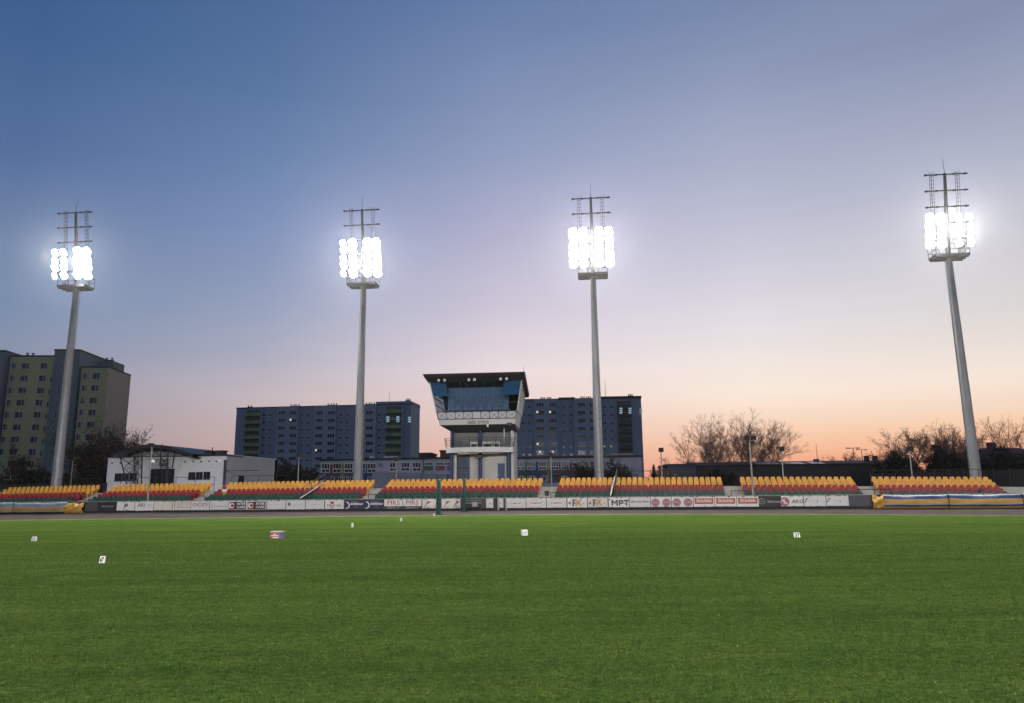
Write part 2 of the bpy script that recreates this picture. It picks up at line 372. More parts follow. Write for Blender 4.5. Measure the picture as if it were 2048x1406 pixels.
def d_arrowmark(p, w):
    flat(p, 'emblem', ink['k'], [line(-.16, .58, -.02, .98, .09), line(-.02, .98, .05, .62, .08), [(-.01, .72), (.17, .72), (.24, .82), (.24, .92), (.16, .99), (.0, .99), (.03, .91), (.13, .91), (.15, .84), (.12, .80), (.0, .80)]])
    lettering('Trans Auto', .15, ink['d'], p, 0, -.056, .42, .2)
def d_ari(p, w):
    lettering('ARI', .48, ink['k'], p, -.28, -.056, .82, 0, .004); lettering('10', .42, ink['g'], p, .42, -.056, .80); ring(p, 'emblem', ink['g'], .60, .80, .15, .17, .03)
def d_pekne(p, w):
    flat(p, 'emblem', ink['m'], [rect(-.75, .9, 1.0, 1.03), rect(-.75, .9, .56, .59), rect(-.75, -.71, .56, 1.03), rect(-.35, -.32, .56, 1.03), rect(.05, .08, .56, 1.03), rect(.45, .48, .56, 1.03)])
    lettering('PIEKNE', .30, ink['f'], p, .05, -.056, .80, 0, 0, 1.4)
def d_oczy(p, w): lettering('OCZY', .40, ink['m'], p, 0, -.056, .80, 0, .01, 1.6)
def d_swirl(p, w): ring(p, 'emblem', ink['d'], -.62, .72, .16, .2, .03); lettering('CHAMPION', .16, ink['d'], p, .2, -.056, .66, 0, 0, 1.1)
def d_block(p, w):
    flat(p, 'panel', mat('dark_red_print', (.20, .012, .018), .5), [rect(-w / 2 + .08, -.24, .36, 1.06)]); flat(p, 'panel', ink['k'], [rect(-.24, w / 2 - .08, .36, 1.06)])
    flat(p, 'emblem', ink['w'], [disc(-.58, .71, .25, .25, 8)], -.062); flat(p, 'emblem', mat('dark_red_print', (.20, .012, .018), .5), [disc(-.56, .71, .13, .14, 8), rect(-.52, -.34, .66, .76)], -.067); flat(p, 'emblem', ink['k'], [disc(-.58, .71, .06, .07, 8)], -.072)
    lettering('INTER', .30, ink['w'], p, .32, -.062, .86, 0, .008, .85); lettering('CARS', .30, ink['w'], p, .32, -.062, .56, 0, .008, .85)
def d_red_dots(p, w):
    lettering('tv', .42, ink['d'], p, -.55, -.056, .68); flat(p, 'emblem', ink['r'], [rect(-.38, -.04, .86, 1.0)]); ring(p, 'emblem', ink['r'], -.2, .66, .22, .22, .07)
    flat(p, 'emblem', ink['r'], [disc(-.2, .66, .07, .07, 10)]); lettering('sta', .42, ink['d'], p, .42, -.056, .68)
def d_moon(p, w):
    pts = [(-.78, 1.0), (-.55, .78), (-.52, .62), (-.62, .46), (-.85, .34), (-.68, .36), (-.48, .48), (-.40, .62), (-.44, .78), (-.6, .95)]
    flat(p, 'emblem', ink['w'], [[(-.80, .98), (-.56, .80), (-.50, .64), (-.40, .68), (-.48, .86), (-.68, 1.0)], [(-.50, .64), (-.60, .48), (-.86, .36), (-.62, .36), (-.44, .50), (-.40, .68)]])
    lettering('SUPERMALE', .20, ink['w'], p, .22, -.056, .76, .25, .012, 1.2); flat(p, 'emblem', ink['g'], [rect(-.34, .42, .93, .96)]); lettering('m a l e t', .11, ink['g'], p, .2, -.056, .52)
def d_mrs(p, w):
    lettering('MRS', .56, ink['r'], p, 0, -.056, .84, 0, 0, 1.15); lettering('SELECT', .13, ink['w'], p, 0, -.056, .40, 0, 0, 1.15)
def d_orca(p, w):
    for dx in (-.45, .45):
        q = [(-.26, .44), (-.12, .60), (-.06, .76), (.04, .90), (.00, 1.05), (.09, .95), (.34, .95), (.36, .89), (.22, .84), (.16, .70), (.10, .78), (.02, .74), (-.06, .60), (-.14, .50), (-.14, .42), (-.22, .38)]
        flat(p, 'emblem', ink['o'], [[(dx + x, z) for x, z in q]]); lettering('ORCA', .13, ink['o'], p, dx + .12, -.056, .44, 0, .004)
def d_komfort(p, w, s='KOMFORT', sc=1):
    ring(p, 'emblem', ink['m'], 0, .71, w * .44, .30, .025); lettering(s, .22, ink['m'], p, 0, -.056, .71, 0, .004, w * .60)
def d_x(p, w):
    flat(p, 'emblem', ink['d'], [rect(-.42, -.26, .44, 1.02), rect(-.26, -.08, .86, 1.02), rect(-.34, -.05, .66, .76), [(-.80, .70), (-.56, .86), (-.56, .54)]])
    flat(p, 'emblem', ink['b'], [line(-.16, 1.06, .36, .44, .20), line(.36, 1.06, -.16, .44, .20), rect(.46, .60, .60, .74)], -.062)
def d_round(p, w):
    for dx in (-.46, .46): flat(p, 'emblem', ink['m'], [disc(dx, .70, .36, .34)]); ring(p, 'emblem', ink['f'], dx, .70, .30, .28, .025, -.062); lettering('DAB', .24, ink['f'], p, dx, -.062, .70, 0, 0, .40)
def d_druk(p, w):
    z = [(-w / 2 + .1, .56)] + [(w / 2 - .1, .56), (w / 2 - .08, 1.06)]
    for k in range(9, -1, -1): z.append((-w / 2 + .12 + (w - .24) * (k + .5) / 10, .99 if k % 2 else 1.05))
    flat(p, 'panel', ink['o'], [z + [(-w / 2 + .08, 1.06)]]); lettering('DRUKARNIA', .34, ink['w'], p, 0, -.062, .79, 0, .008, w - .45)
    lettering('druk offsetowy', .10, ink['f'], p, 0, -.056, .44)
def d_star(p, w):
    ring(p, 'emblem', ink['g'], -.62, .74, .24, .24, .03); flat(p, 'emblem', ink['g'], [[(-.62 + .04 * math.cos(a + .5), .74 + .04 * math.sin(a + .5)), (-.62 + .22 * math.cos(a), .74 + .22 * math.sin(a)), (-.62 + .04 * math.cos(a - .5), .74 + .04 * math.sin(a - .5))] for a in (R(90), R(210), R(330))])
    lettering('BDtrans', .22, ink['g'], p, .36, -.056, .70, 0, .004, 1.1)
def d_akg(p, w):
    flat(p, 'emblem', ink['m'], [disc(-.58, .70, .36, .36)]); flat(p, 'emblem', ink['w'], [line(-.80, .86, -.40, .52, .10), line(-.62, .92, -.62, .5, .07)], -.062); lettering('AKG', .40, ink['d'], p, .38, -.056, .70, .2, .012, .95)
def d_tick(p, w):
    flat(p, 'emblem', ink['k'], [line(-.76, .62, -.62, .90, .07), line(-.65, .90, -.5, .93, .07), rect(.16, .21, .6, .8)]); lettering('Elektro', .17, ink['f'], p, -.25, -.056, .76); lettering('instal', .15, ink['f'], p, .62, -.056, .64)
def d_mpt(p, w):
    T_ = .12; z0, z1 = .46, .94; polys = [rect(-.62, -.62 + T_, z0, z1), rect(-.20, -.20 + T_, z0, z1), [(-.62 + T_, z1), (-.62 + T_, z1 - .17), (-.35, z0 + .12), (-.35, z0 + .28)], [(-.35, z0 + .28), (-.35, z0 + .12), (-.20, z1 - .17), (-.20, z1)],
             rect(0, T_, z0, z1), rect(T_, .30, z1 - T_, z1), rect(T_, .30, z0 + .15, z0 + .15 + T_), rect(.27, .27 + T_, z0 + .17, z1 - .03), rect(.43, .50, .62, .70), rect(.42, .86, z1 - T_, z1), rect(.58, .58 + T_, z0, z1 - T_)]
    flat(p, 'lettering', ink['k'], polys)
    flat(p, 'corner_mark', ink['k'], [rect(-.80, -.62, 1.0, 1.05), rect(-.80, -.75, .90, 1.0)])
W_, Y_, G_, K_, N_ = pw, pwy, pwg, pk, pn
BOARDS = [
 (195, 233, K_, d_text('SKODA', 'g', .22, .02, .02, .62), 'black board with small grey capital letters, leftmost lettered board'),
 (233.5, 269, W_, d_arrowmark, 'white board with bold black two letter monogram over small script'),
 (269.8, 307, W_, d_ari, 'white board with thin black letters and a pale grey ringed number'),
 (307.8, 344.8, Y_, lambda p, w: None, 'blank faded cream board with no lettering'),
 (345.4, 381.6, Y_, d_pekne, 'cream board with faint letters inside outlined boxes'),
 (382.2, 419.5, G_, d_oczy, 'white board with bold mauve four letter word, right of the boxed letters'),
 (420.3, 457, G_, d_swirl, 'pale board with small grey ring and thin dark word'),
 (457.6, 494.2, W_, d_block, 'board with red and black blocks and white emblem, left one of the pair'),
 (494.9, 533, W_, d_block, 'board with red and black blocks and white emblem, right one of the pair'),
 (534.2, 571.3, G_, multi(d_text('comarch', 'f', .2, .05, -.05, .7)), 'pale board with barely readable grey word, right of the red and black pair'),
 (572.3, 610.4, G_, multi(lambda p, w: flat(p, 'emblem', ink['d'], [disc(-.62, .80, .14, .16, 12)]), d_text('astanet', 'f', .3, .0, .04, .7)), 'pale board with dark round emblem and faint grey word'),
 (611.4, 648.6, G_, d_text('computers', 'f', .2, .05, 0, .7), 'pale board with faint grey word, just left of the red and grey lettered board'),
 (650, 687.6, W_, d_red_dots, 'white board with grey letters and red ringed emblem under a bar'),
 (688.4, 728.4, N_, d_moon, 'navy board with white crescent emblem, left one of the pair'),
 (729, 767.6, N_, d_moon, 'navy board with white crescent emblem, right one of the pair'),
 (768.4, 805.2, W_, d_mrs, 'white board with red three letter logo beside the navy boards'),
 (806, 843, W_, d_mrs, 'white board with red three letter logo beside the leaping red emblems'),
 (844.6, 882, W_, d_orca, 'white board with two leaping red emblems, left of the green post'),
 (883, 921, W_, d_orca, 'white board with two leaping red emblems, right of the green post'),
 (972, 986.6, W_, lambda p, w: (lettering('KO', .22, ink['m'], p, .1, -.056, .71, 0, .004)), 'narrow white board cut off mid word, left of the gate'),
 (995, 1006.8, G_, lambda p, w: (lettering('RT', .22, ink['m'], p, -.05, -.056, .71, 0, .004)), 'narrow greyish board in the gap, between the gate posts'),
 (1012.5, 1051.4, W_, d_komfort, 'white board with mauve oval round a word, nearest the gate'),
 (1052.6, 1092.2, W_, d_komfort, 'white board with mauve oval round a word, middle one of the three'),
 (1093.4, 1133, W_, d_komfort, 'white board with mauve oval round a word, beside the beige cross emblems'),
 (1134.6, 1174.4, W_, d_x, 'white board with grey and beige cross emblem, left one'),
 (1175.6, 1215.4, Y_, d_x, 'white board with grey and beige cross emblem, right one'),
 (1217.2, 1258, W_, d_mpt, 'white board with large bold black capitals'),
 (1258.8, 1300.6, G_, d_text('MEGA-POL-TRANS', 'k', .17, .06, 0, .86, 0, .006), 'white board with one line of tiny black capitals'),
 (1301.4, 1342.6, W_, d_round, 'white board with two round mauve badges, left one'),
 (1343.4, 1386, W_, d_round, 'white board with two round mauve badges, right one'),
 (1387, 1429.2, W_, d_druk, 'white board with rust red banner lettering, left one of the three'),
 (1430, 1473, W_, d_druk, 'white board with rust red banner lettering, middle one of the three'),
 (1473.8, 1517.4, W_, d_druk, 'white board with rust red banner lettering, right one of the three'),
 (1518.4, 1561.6, K_, d_star, 'black board with grey ringed three pointed star'),
 (1562.6, 1606.8, W_, d_akg, 'white board with round mauve emblem and dark slanted capitals'),
 (1608, 1651.8, G_, d_tick, 'pale board with black tick mark, left one'),
 (1652.8, 1697.4, G_, d_tick, 'pale board with black tick mark, right one at the end of the boards'),
]
clip_m = mat('dark_clip', (.02, .02, .02), .6)
for i, (x0, x1, bm_, fn, lab) in enumerate(BOARDS):
    a, c = findX(x0 + .25, -.04, .72), findX(x1 - .25, -.04, .72); X = (a + c) / 2
    w = (wc(c) - wc(a)).length
    root = thing('advertising_board', lab, 'advertising board', wc(X, 0, 0), wrot(X), 'advertising boards fixed along the track wall')
    z0 = .335 + .012 * math.sin(i * 2.3); z1 = 1.155
    if fn is d_mrs: z0 = .54
    b = MB(); b.box(-w / 2, w / 2, -.052, -.012, z0, z1); b.build('board_panel', bm_, root)
    fn(root, w)
    if bm_ not in (pk, pn):
        rr = random.Random(i)
        for k in range(rr.randint(3, 6)):
            x = rr.uniform(-w / 2 + .1, w / 2 - .1); z = z1 if rr.random() < .5 else z0; b = MB(); b.box(x - .06 - rr.random() * .08, x + .06, -.060, -.008, z - .045, z + .02); b.build('clip', clip_m, root)
# gate in the wall
gX = findX(990.5, -.1, .6)
g = thing('track_gate', 'dark framed gate with pale posts set in the track wall', 'gate', wc(gX), wrot(gX))
b = MB(); b.box(-.14, .14, -.12, -.03, .05, 1.2); b.build('gate_leaf', black, g)
for x in (.28, .98):
    b = MB(); b.box(x - .06, x + .06, -.16, -.055, .02, 1.24); b.build('gate_post', mat('pale_post', (.34, .33, .32), .6, .2, 3), g)
# bench seen in the dark niche of the wall
bX = findX(946, -.2, .7)
bn = thing('dugout_bench', 'low grey bench with pale box in the dark wall niche', 'bench', wc(bX, -.10), wrot(bX))
b = MB(); b.box(-.72, .72, -.10, -.04, .95, 1.02); b.box(-.72, .72, -.10, -.03, .70, .84); b.build('backrest', gsteel, bn)
b = MB(); b.prism([(-.05, -.22), (.40, -.22), (.44, -.06), (-.1, -.06)], .46, .86); b.build('side_box', mat('dull_white', (.30, .30, .28), .7), bn)
b = MB(); b.box(-.7, -.64, -.2, -.04, 0, .7); b.box(.64, .7, -.2, -.04, 0, .7); b.box(-.72, .72, -.22, -.04, .40, .45); b.build('bench_frame', dsteel, bn)

# ------------------------------------------------------------------ terrace
NR = 7
def offr(r): return 1.95 + .75 * r
def tz(r): return .74 + .24 * r
ter = thing('concrete_terrace', 'stepped grey concrete terrace carrying the rows of seats', 'grandstand', (0, wy(0), 0))
o = Vector((0, wy(0), 0)); b = MB(); rings = []
for x in np.linspace(XA, XB, 160):
    zf = zoff(x); prof = [(.35, 0), (.35, .34 + zf * .4), (offr(0) - .6, .34 + zf * .5)]
    for r in range(NR): prof += [(offr(r) - .6, tz(r) + zf), (offr(r + 1) - .6 if r < NR - 1 else offr(r) + .55, tz(r) + zf)]
    prof += [(offr(NR - 1) + .55, 0)]
    rings.append([wc(x, p, z) - o for p, z in prof])
b.grid(rings); b.build('step', concrete, ter)
# ------------------------------------------------------------------ seats
def seat_mesh():
    b = MB()
    # backrest: thin curved shell, narrower rounded top
    prof = [(-.215, .44), (-.205, .62), (-.175, .80), (-.13, .85), (.13, .85), (.175, .80), (.205, .62), (.215, .44)]
    n = len(prof)
    f = [(x, -.02 + .10 * (z - .44) / .41 - .03 * abs(x) / .2, z) for x, z in prof]; k = [(x, y + .035, z) for x, y, z in f]
    b.add(f + k, [tuple(range(n)), tuple(range(2 * n - 1, n - 1, -1))] + [(i, n + i, n + (i + 1) % n, (i + 1) % n) for i in range(n)])
    # pan with front lip
    b.hexa([(-.20, -.38, .385), (.20, -.38, .385), (.215, .01, .40), (-.215, .01, .40)], [(-.20, -.40, .44), (.20, -.40, .44), (.215, .02, .455), (-.215, .02, .455)])
    b.box(-.12, .12, -.24, -.10, 0, .385)
    return b
SM = seat_mesh(); sv = np.array(SM.v); sf = SM.f
seat_col = {0: greenp, 1: greenp, 2: redp, 3: redp, 4: yellowp, 5: yellowp, 6: yellowp}
seat_me = SM.mesh('seat', yellowp)
BLK = [(17, 200, 'leftmost seat block'), (234, 424, 'block before the arched building'), (458, 647, 'block before the sloping grey wing'), (652, 749, 'narrow block left of the tower'),
       (781, 1085, 'block before the control tower'), (1121.5, 1224.5, 'narrow block right of the tower'), (1232.5, 1441.5, 'block right of the white edged divider'), (1480, 1701, 'block before the long dark shed'), (1743, 1974, 'rightmost seat block')]
stv = []; stf = []; stm = []; count = 0; lab_row = {6: 'top', 5: 'second highest'}
order = []
for r in range(NR - 1, -1, -1):
    for bi, (pa, pb, bl) in enumerate(BLK):
        zt = tz(6) + .8
        xa, xb = findX(pa + 4, offr(6), zt), findX(pb - 4, offr(6), zt)
        L = (wc(xb) - wc(xa)).length; n = max(2, round(L / .515) + 1)
        extra = [0]
        for k in range(n):
            X = xa + (xb - xa) * k / (n - 1); order.append((r, bi, X))
ind = [t for t in order if t[0] == 6] + sorted([t for t in order if t[0] == 5], key=lambda t: wy(t[2]))
ind_set = set(ind[:300])
for (r, bi, X) in order:
    loc = wc(X, offr(r), tz(r) + zoff(X)); rz = wrot(X) + random.uniform(-.03, .03)
    if (r, bi, X) in ind_set:
        so = bpy.data.objects.new('stadium_seat', seat_me); COL.objects.link(so); so.location = loc; so.rotation_euler = (0, 0, rz)
        tag(so, 'yellow seat in the %s row, %s' % (lab_row[r], BLK[bi][2]), 'seat', 'yellow seats in the %s row, %s' % (lab_row[r], BLK[bi][2]))
    else:
        c, s = math.cos(rz), math.sin(rz); v = sv @ np.array([[c, s, 0], [-s, c, 0], [0, 0, 1]]) + np.array(loc)
        base = len(stv) * len(sv); stv.append(v); stf.extend([tuple(i + base for i in f) for f in sf]); stm.extend([0 if r >= 4 else 1 if r >= 2 else 2] * len(sf))
me = bpy.data.meshes.new('seat_rows'); me.from_pydata(np.concatenate(stv).tolist(), [], stf)
for m in (yellowp, redp, greenp): me.materials.append(m)
me.polygons.foreach_set('material_index', stm); me.update()
so = bpy.data.objects.new('seat_rows', me); COL.objects.link(so); so['kind'] = 'stuff'; tag(so, 'lower rows of yellow, red and green plastic seats filling the terrace', 'seats')

# concrete rear wall along the back of the terrace
b = MB(); rings = []
for x in np.linspace(XA, XB, 160): rings.append([wc(x, offr(6) + .56, tz(6) + zoff(x) - 1.2) - o, wc(x, offr(6) + .56, tz(6) + zoff(x) + .02) - o, wc(x, offr(6) + .8, tz(6) + zoff(x) + .02) - o, wc(x, offr(6) + .8, 0) - o])
b.grid(rings); b.build('rear_wall', mat('old_concrete', (.22, .21, .19), .9, .25, .8), ter)

# ------------------------------------------------------------------ inflatable crash cushions in front of the wall
def cushion(label, pxa, pxb, mats, bands, group, seed, crumple=False, top=1.17):
    xa, xb = findX(pxa, -.35, .6), findX(pxb, -.35, .6); Xm = (xa + xb) / 2; og = wc(Xm, -.3); rr = random.Random(seed)
    root = thing('crash_cushion', label, 'crash barrier', og, 0, group)
    ns = max(10, int(abs(xb - xa) * 3)); ph = rr.random() * 6
    def P_(x, t, k):    # t: 0 top back .. 1 bottom, profile of the cushion
        u = (x - xa) / (xb - xa); endp = min(1, 6 * min(u, 1 - u) + .55)
        z = top - (top - .08) * t; bulge = (.16 + .34 * math.sin(math.pi * min(1, t * 1.02)) ** .6) * endp
        wob = .035 * math.sin(x * 2.1 + t * 5 + ph) + .02 * math.sin(x * 5.3 - t * 9 + ph)
        sag = .05 * math.sin(math.pi * u) * (1 - t)
        if crumple: wob += .10 * math.sin(x * 6 + t * 11) + .05 * math.sin(x * 11 - 7 * t)
        return wc(x, -.06 - bulge - wob, z - sag + wob * .4) - og
    for bn_, (t0, t1, mk) in enumerate(bands):
        b = MB(); rows = []
        for i in range(ns + 1):
            x = xa + (xb - xa) * i / ns
            rows.append([P_(x, t0 + (t1 - t0) * j / 5, j) - Vector((0, .012 * (bn_ % 2), 0)) for j in range(6)])
        b.grid(rows); b.build('cover_band', mats[mk], root, smooth=True)
    b = MB(); rows = []
    for i in range(ns + 1):
        x = xa + (xb - xa) * i / ns; rows.append([P_(x, 0, 0), wc(x, -.02, top) - og, wc(x, -.02, .05) - og, P_(x, 1, 0)])
    b.grid(rows); b.add(rows[0], [(0, 1, 2, 3)]); b.add(rows[-1], [(0, 1, 2, 3)]); b.build('cushion_back', mats['k'], root)
    b = MB()
    for i in range(1, 6):
        x = xa + (xb - xa) * i / 6; b.box(-.04, .04, -.05, .05, 0, .10, Matrix.Translation(wc(x, -.05, top - .06) - og))
    b.build('strap', mats['k'], root)
cm = {'y': mat('yellow_tarp', (.40, .22, .040), .55, .14, 2, bump=.3, bscale=3), 'b': mat('blue_tarp', (.035, .055, .125), .5, .2, 2, bump=.3, bscale=3), 'w': mat('grey_white_tarp', (.27, .27, .28), .55, .12, 2), 'k': mat('black_tarp', (.014, .014, .02), .6),
      't': mat('tan_tarp', (.27, .18, .075), .6, .2, 2, bump=.3, bscale=3), 's': mat('slate_tarp', (.09, .12, .17), .5, .2, 2, bump=.3, bscale=3), 'n': mat('navy_tarp', (.03, .04, .12), .5)}
bandsR = [(0, .05, 'w'), (.05, .27, 'b'), (.27, .31, 'w'), (.31, .62, 'y'), (.62, .70, 'w'), (.70, .83, 'n'), (.83, 1, 'y')]
gr_ = 'inflated cushions at the right end of the track wall'
cushion('crumpled yellow end of the cushion row, at its left tip', 1746, 1768, cm, [(0, .5, 'y'), (.5, 1, 'y')], gr_, 4, True)
cushion('long blue and yellow cushion, left of the dark seam', 1768, 1897, cm, bandsR, gr_, 5)
cushion('long blue and yellow cushion, right of the dark seam', 1899, 2046, cm, bandsR, gr_, 6)
cushion('blue and yellow cushion cut by the right edge of the photo', 2048, 2230, cm, bandsR, gr_, 8)
bandsL = [(0, .06, 'w'), (.06, .32, 's'), (.32, .36, 'w'), (.36, .76, 't'), (.76, .82, 'w'), (.82, 1, 'k')]
gl_ = 'inflated cushions at the left end of the track wall'
cushion('tan and slate cushion cut by the left edge of the photo', -130, 24, cm, bandsL, gl_, 9)
cushion('tan and slate cushion, between the seam and the crumpled yellow end', 25, 132, cm, bandsL, gl_, 10)
cushion('crumpled yellow bundle closing the left cushion row', 128, 165, cm, [(0, .5, 'y'), (.5, 1, 'y')], gl_, 11, True, 1.1)
# ------------------------------------------------------------------ floodlight masts
HP = 24.65; TILT = R(9)
def mast_point(x, y, s):     # point in mast-local coords: s along the tilted upper mast
    return Vector((x, y * math.cos(TILT) - s * math.sin(TILT), HP + s * math.cos(TILT) + y * math.sin(TILT)))
def lamp_meshes():
    b = MB(); b.hexa([(-.30, -.16, -.34), (.30, -.16, -.34), (.20, .22, -.22), (-.20, .22, -.22)], [(-.30, -.16, .34), (.30, -.16, .34), (.20, .22, .22), (-.20, .22, .22)])
    b.box(-.05, .05, .2, .42, -.05, .05)
    c = MB(); rows = []
    for q, yy in ((1.0, -.162), (.97, -.20), (.80, -.235), (.45, -.255), (.02, -.26)):
        rows.append([(.31 * q * math.copysign(abs(math.cos(a)) ** .6, math.cos(a)), yy, .38 * q * math.copysign(abs(math.sin(a)) ** .6, math.sin(a))) for a in [2 * math.pi * k / 16 for k in range(17)]])
    c.grid(rows)
    return b.mesh('floodlight', dsteel), c.mesh('lens', lens)
LAMP, LENS = lamp_meshes()
ARMS = [1.8, 3.45, 5.1, 6.75, 8.4]
def make_mast(label, loc, rz, third, big=lambda x: False, group='floodlight masts behind the seats'):
    t = thing('floodlight_mast', label, 'floodlight mast', loc, rz, group)
    b = MB(); zs = [0, 6, 12, 18, HP]; rs = [.53, .475, .42, .36, .30]
    for i in range(4): b.tube((0, 0, zs[i]), (0, 0, zs[i + 1]), rs[i], rs[i + 1] + .012, 12)
    b.build('pole', steel, t)
    b = MB(); b.tube((0, 0, .02), (0, 0, .5), .85, .85, 12); b.build('base_flange', gsteel, t)
    b = MB(); b.tube(mast_point(0, 0, -.1), mast_point(0, 0, 8.55), .24, .14, 10); b.build('upper_mast', mat('weathered_steel', (.055, .056, .062), .6, .25, 2), t)
    b = MB(); b.tube(mast_point(0, 0, 8.5), mast_point(0, 0, 10.2) + Vector((0, .3, 0)), .03, .015, 5); b.build('lightning_rod', dsteel, t)
    for s in ARMS:
        b = MB(); b.box(-2.1, 2.1, -.05, .05, -.05, .05, Matrix.Translation(mast_point(0, -.2, s)))
        for x in (-1.95, -.95, .75, 1.85): b.box(x - .12, x + .12, -.09, .09, -.085, .07, Matrix.Translation(mast_point(0, -.2, s)))
        b.build('crossarm', dsteel, t)
    for x in (-1.28, 1.22):
        b = MB()
        for dx in (-.19, 0.19): b.tube(mast_point(x + dx, .05, 0), mast_point(x + dx, .05, 8.8), .022, None, 4)
        b.tube(mast_point(x, .1, 5.1), mast_point(x, .1, 8.7), .03, None, 4)
        for k in range(22): b.tube(mast_point(x - .19, .05, .3 + .38 * k), mast_point(x + .19, .05, .3 + .38 * k), .02, None, 4)
        b.build('ladder', dsteel, t)
    # platform with toe board and railing
    b = MB(); b.box(-1.62, 1.62, -1.0, .7, HP - .16, HP - .06); b.box(-1.62, 1.62, -1.0, -.93, HP - .06, HP + .10); b.box(-1.62, -1.55, -1.0, .7, HP - .06, HP + .10); b.box(1.55, 1.62, -1.0, .7, HP - .06, HP + .10)
    for y in (-.75, -.1, .5): b.box(-1.58, 1.58, y - .05, y + .05, HP - .30, HP - .16)
    b.build('platform', mat('platform_grating', (.075, .075, .078), .7, .25, 4), t)
    b = MB(); c = [(-1.6, .7), (-1.6, -1.0), (1.6, -1.0), (1.6, .7)]
    for z in (.55, 1.08): b.path([(x, y, HP + z) for x, y in c] + [(.5, .7, HP + z)], .034, 4); b.path([(-.5, .7, HP + z), (-1.6, .7, HP + z)], .034, 4)
    for x, y in c + [(-.6, -1.0), (.6, -1.0), (-1.6, -.15), (1.6, -.15), (-.5, .7), (.5, .7)]: b.tube((x, y, HP), (x, y, HP + 1.1), .036, None, 4)
    b.build('railing', dsteel, t)
    b = MB()
    for k in range(60):
        z = 3 + .36 * k; r = .53 - .23 * z / HP + .12; b.tube((-.2, r, z), (.2, r, z), .016, None, 4)
    for dx in (-.2, .2): b.tube((dx, .53 - .23 * 3 / HP + .12, 3), (dx, .30 + .12, HP - .2), .02, None, 4)
    b.build('ladder', gsteel, t)
    lamps = []
    for s in (ARMS[0], ARMS[1]):
        for x in (-2.0, -.95, .72, 1.80):
            for dz in (-.46, .46): lamps.append((x, s + dz))
    if third:
        for x in (-2.0, -.95, .72, 1.80): lamps.append((x, ARMS[2] - .46))
    for k, (x, s) in enumerate(lamps):
        p = mast_point(x, -.62, s); q = part('floodlight', LAMP, t, p, (R(22 + (k * 7) % 9), R(-9 - (k * 13) % 9), R(-14 + (k * 37) % 29)))
        ln = part('lens', LENS, q); sc = (1.32 if big(x) else 1.0) * (.94 + .03 * ((k * 29) % 5)); ln.scale = (sc, 1.15 if big(x) else 1, sc)  # lenses on chosen columns enlarged to imitate merging glare
    return t
MAST_PX = [(153, 577, False, 'leftmost tall steel floodlight mast, before the green and yellow apartment block'), (727, 572, True, 'tall lit floodlight mast in front of the wide blue grey apartment block'),
           (1186, 553, True, 'tall lit floodlight mast right of the control tower'), (1897, 516, False, 'rightmost and nearest tall floodlight mast, among bare trees')]
masts = []
for k, (px, py, third, lab) in enumerate(MAST_PX):
    d = ray(px, py); tt = (HP - .1 - EYE) / d.z; p = CAM + d * tt
    masts.append(make_mast(lab, (p.x, p.y, 0), R(-6), third, [lambda x: x > 0, lambda x: x > -1.5, lambda x: True, lambda x: x < 0][k]))
# the opposite row of masts, behind the viewer
rear = []
for k, (x, y) in enumerate([(-48, -52), (-14, -58), (20, -58), (52, -50)]):
    c = copy_tree(masts[1 if k in (1, 2) else 0]); c.location = (x, y, 0); c.rotation_euler = (0, 0, R(180)); c['group'] = 'floodlight masts behind the viewer'
    c['label'] = 'tall steel floodlight mast of the opposite side, behind the viewer'; rear.append(c)
def spot(name, loc, target, watts, half, blend, col=(1, .96, .9), radius=1.2):
    l = bpy.data.lights.new(name, 'SPOT'); l.energy = watts; l.spot_size = R(2 * half); l.spot_blend = blend; l.color = col; l.shadow_soft_size = radius
    o = bpy.data.objects.new(name, l); COL.objects.link(o); o.location = loc
    o.rotation_euler = (Vector(target) - Vector(loc)).to_track_quat('-Z', 'Y').to_euler(); return o
for m_ in masts:
    p = m_.location; l = bpy.data.lights.new('floodlight_beam', 'AREA'); l.shape = 'RECTANGLE'; l.size = 4.0; l.size_y = 3.0; l.energy = FRONT_W; l.color = (1, .965, .90)
    lo = bpy.data.objects.new('floodlight_beam', l); COL.objects.link(lo); lo.location = (p.x, p.y - 1.75, HP + 2.7)
    lo.rotation_euler = (Vector((p.x * .55, p.y - 60, HP - 9)) - lo.location).to_track_quat('-Z', 'Y').to_euler()
for m_ in rear:
    p = m_.location; spot('floodlight_beam', (p.x, p.y + 2.6, HP + 3.0), (p.x * .9, p.y + 27, 0), REAR_W, 50, .36)

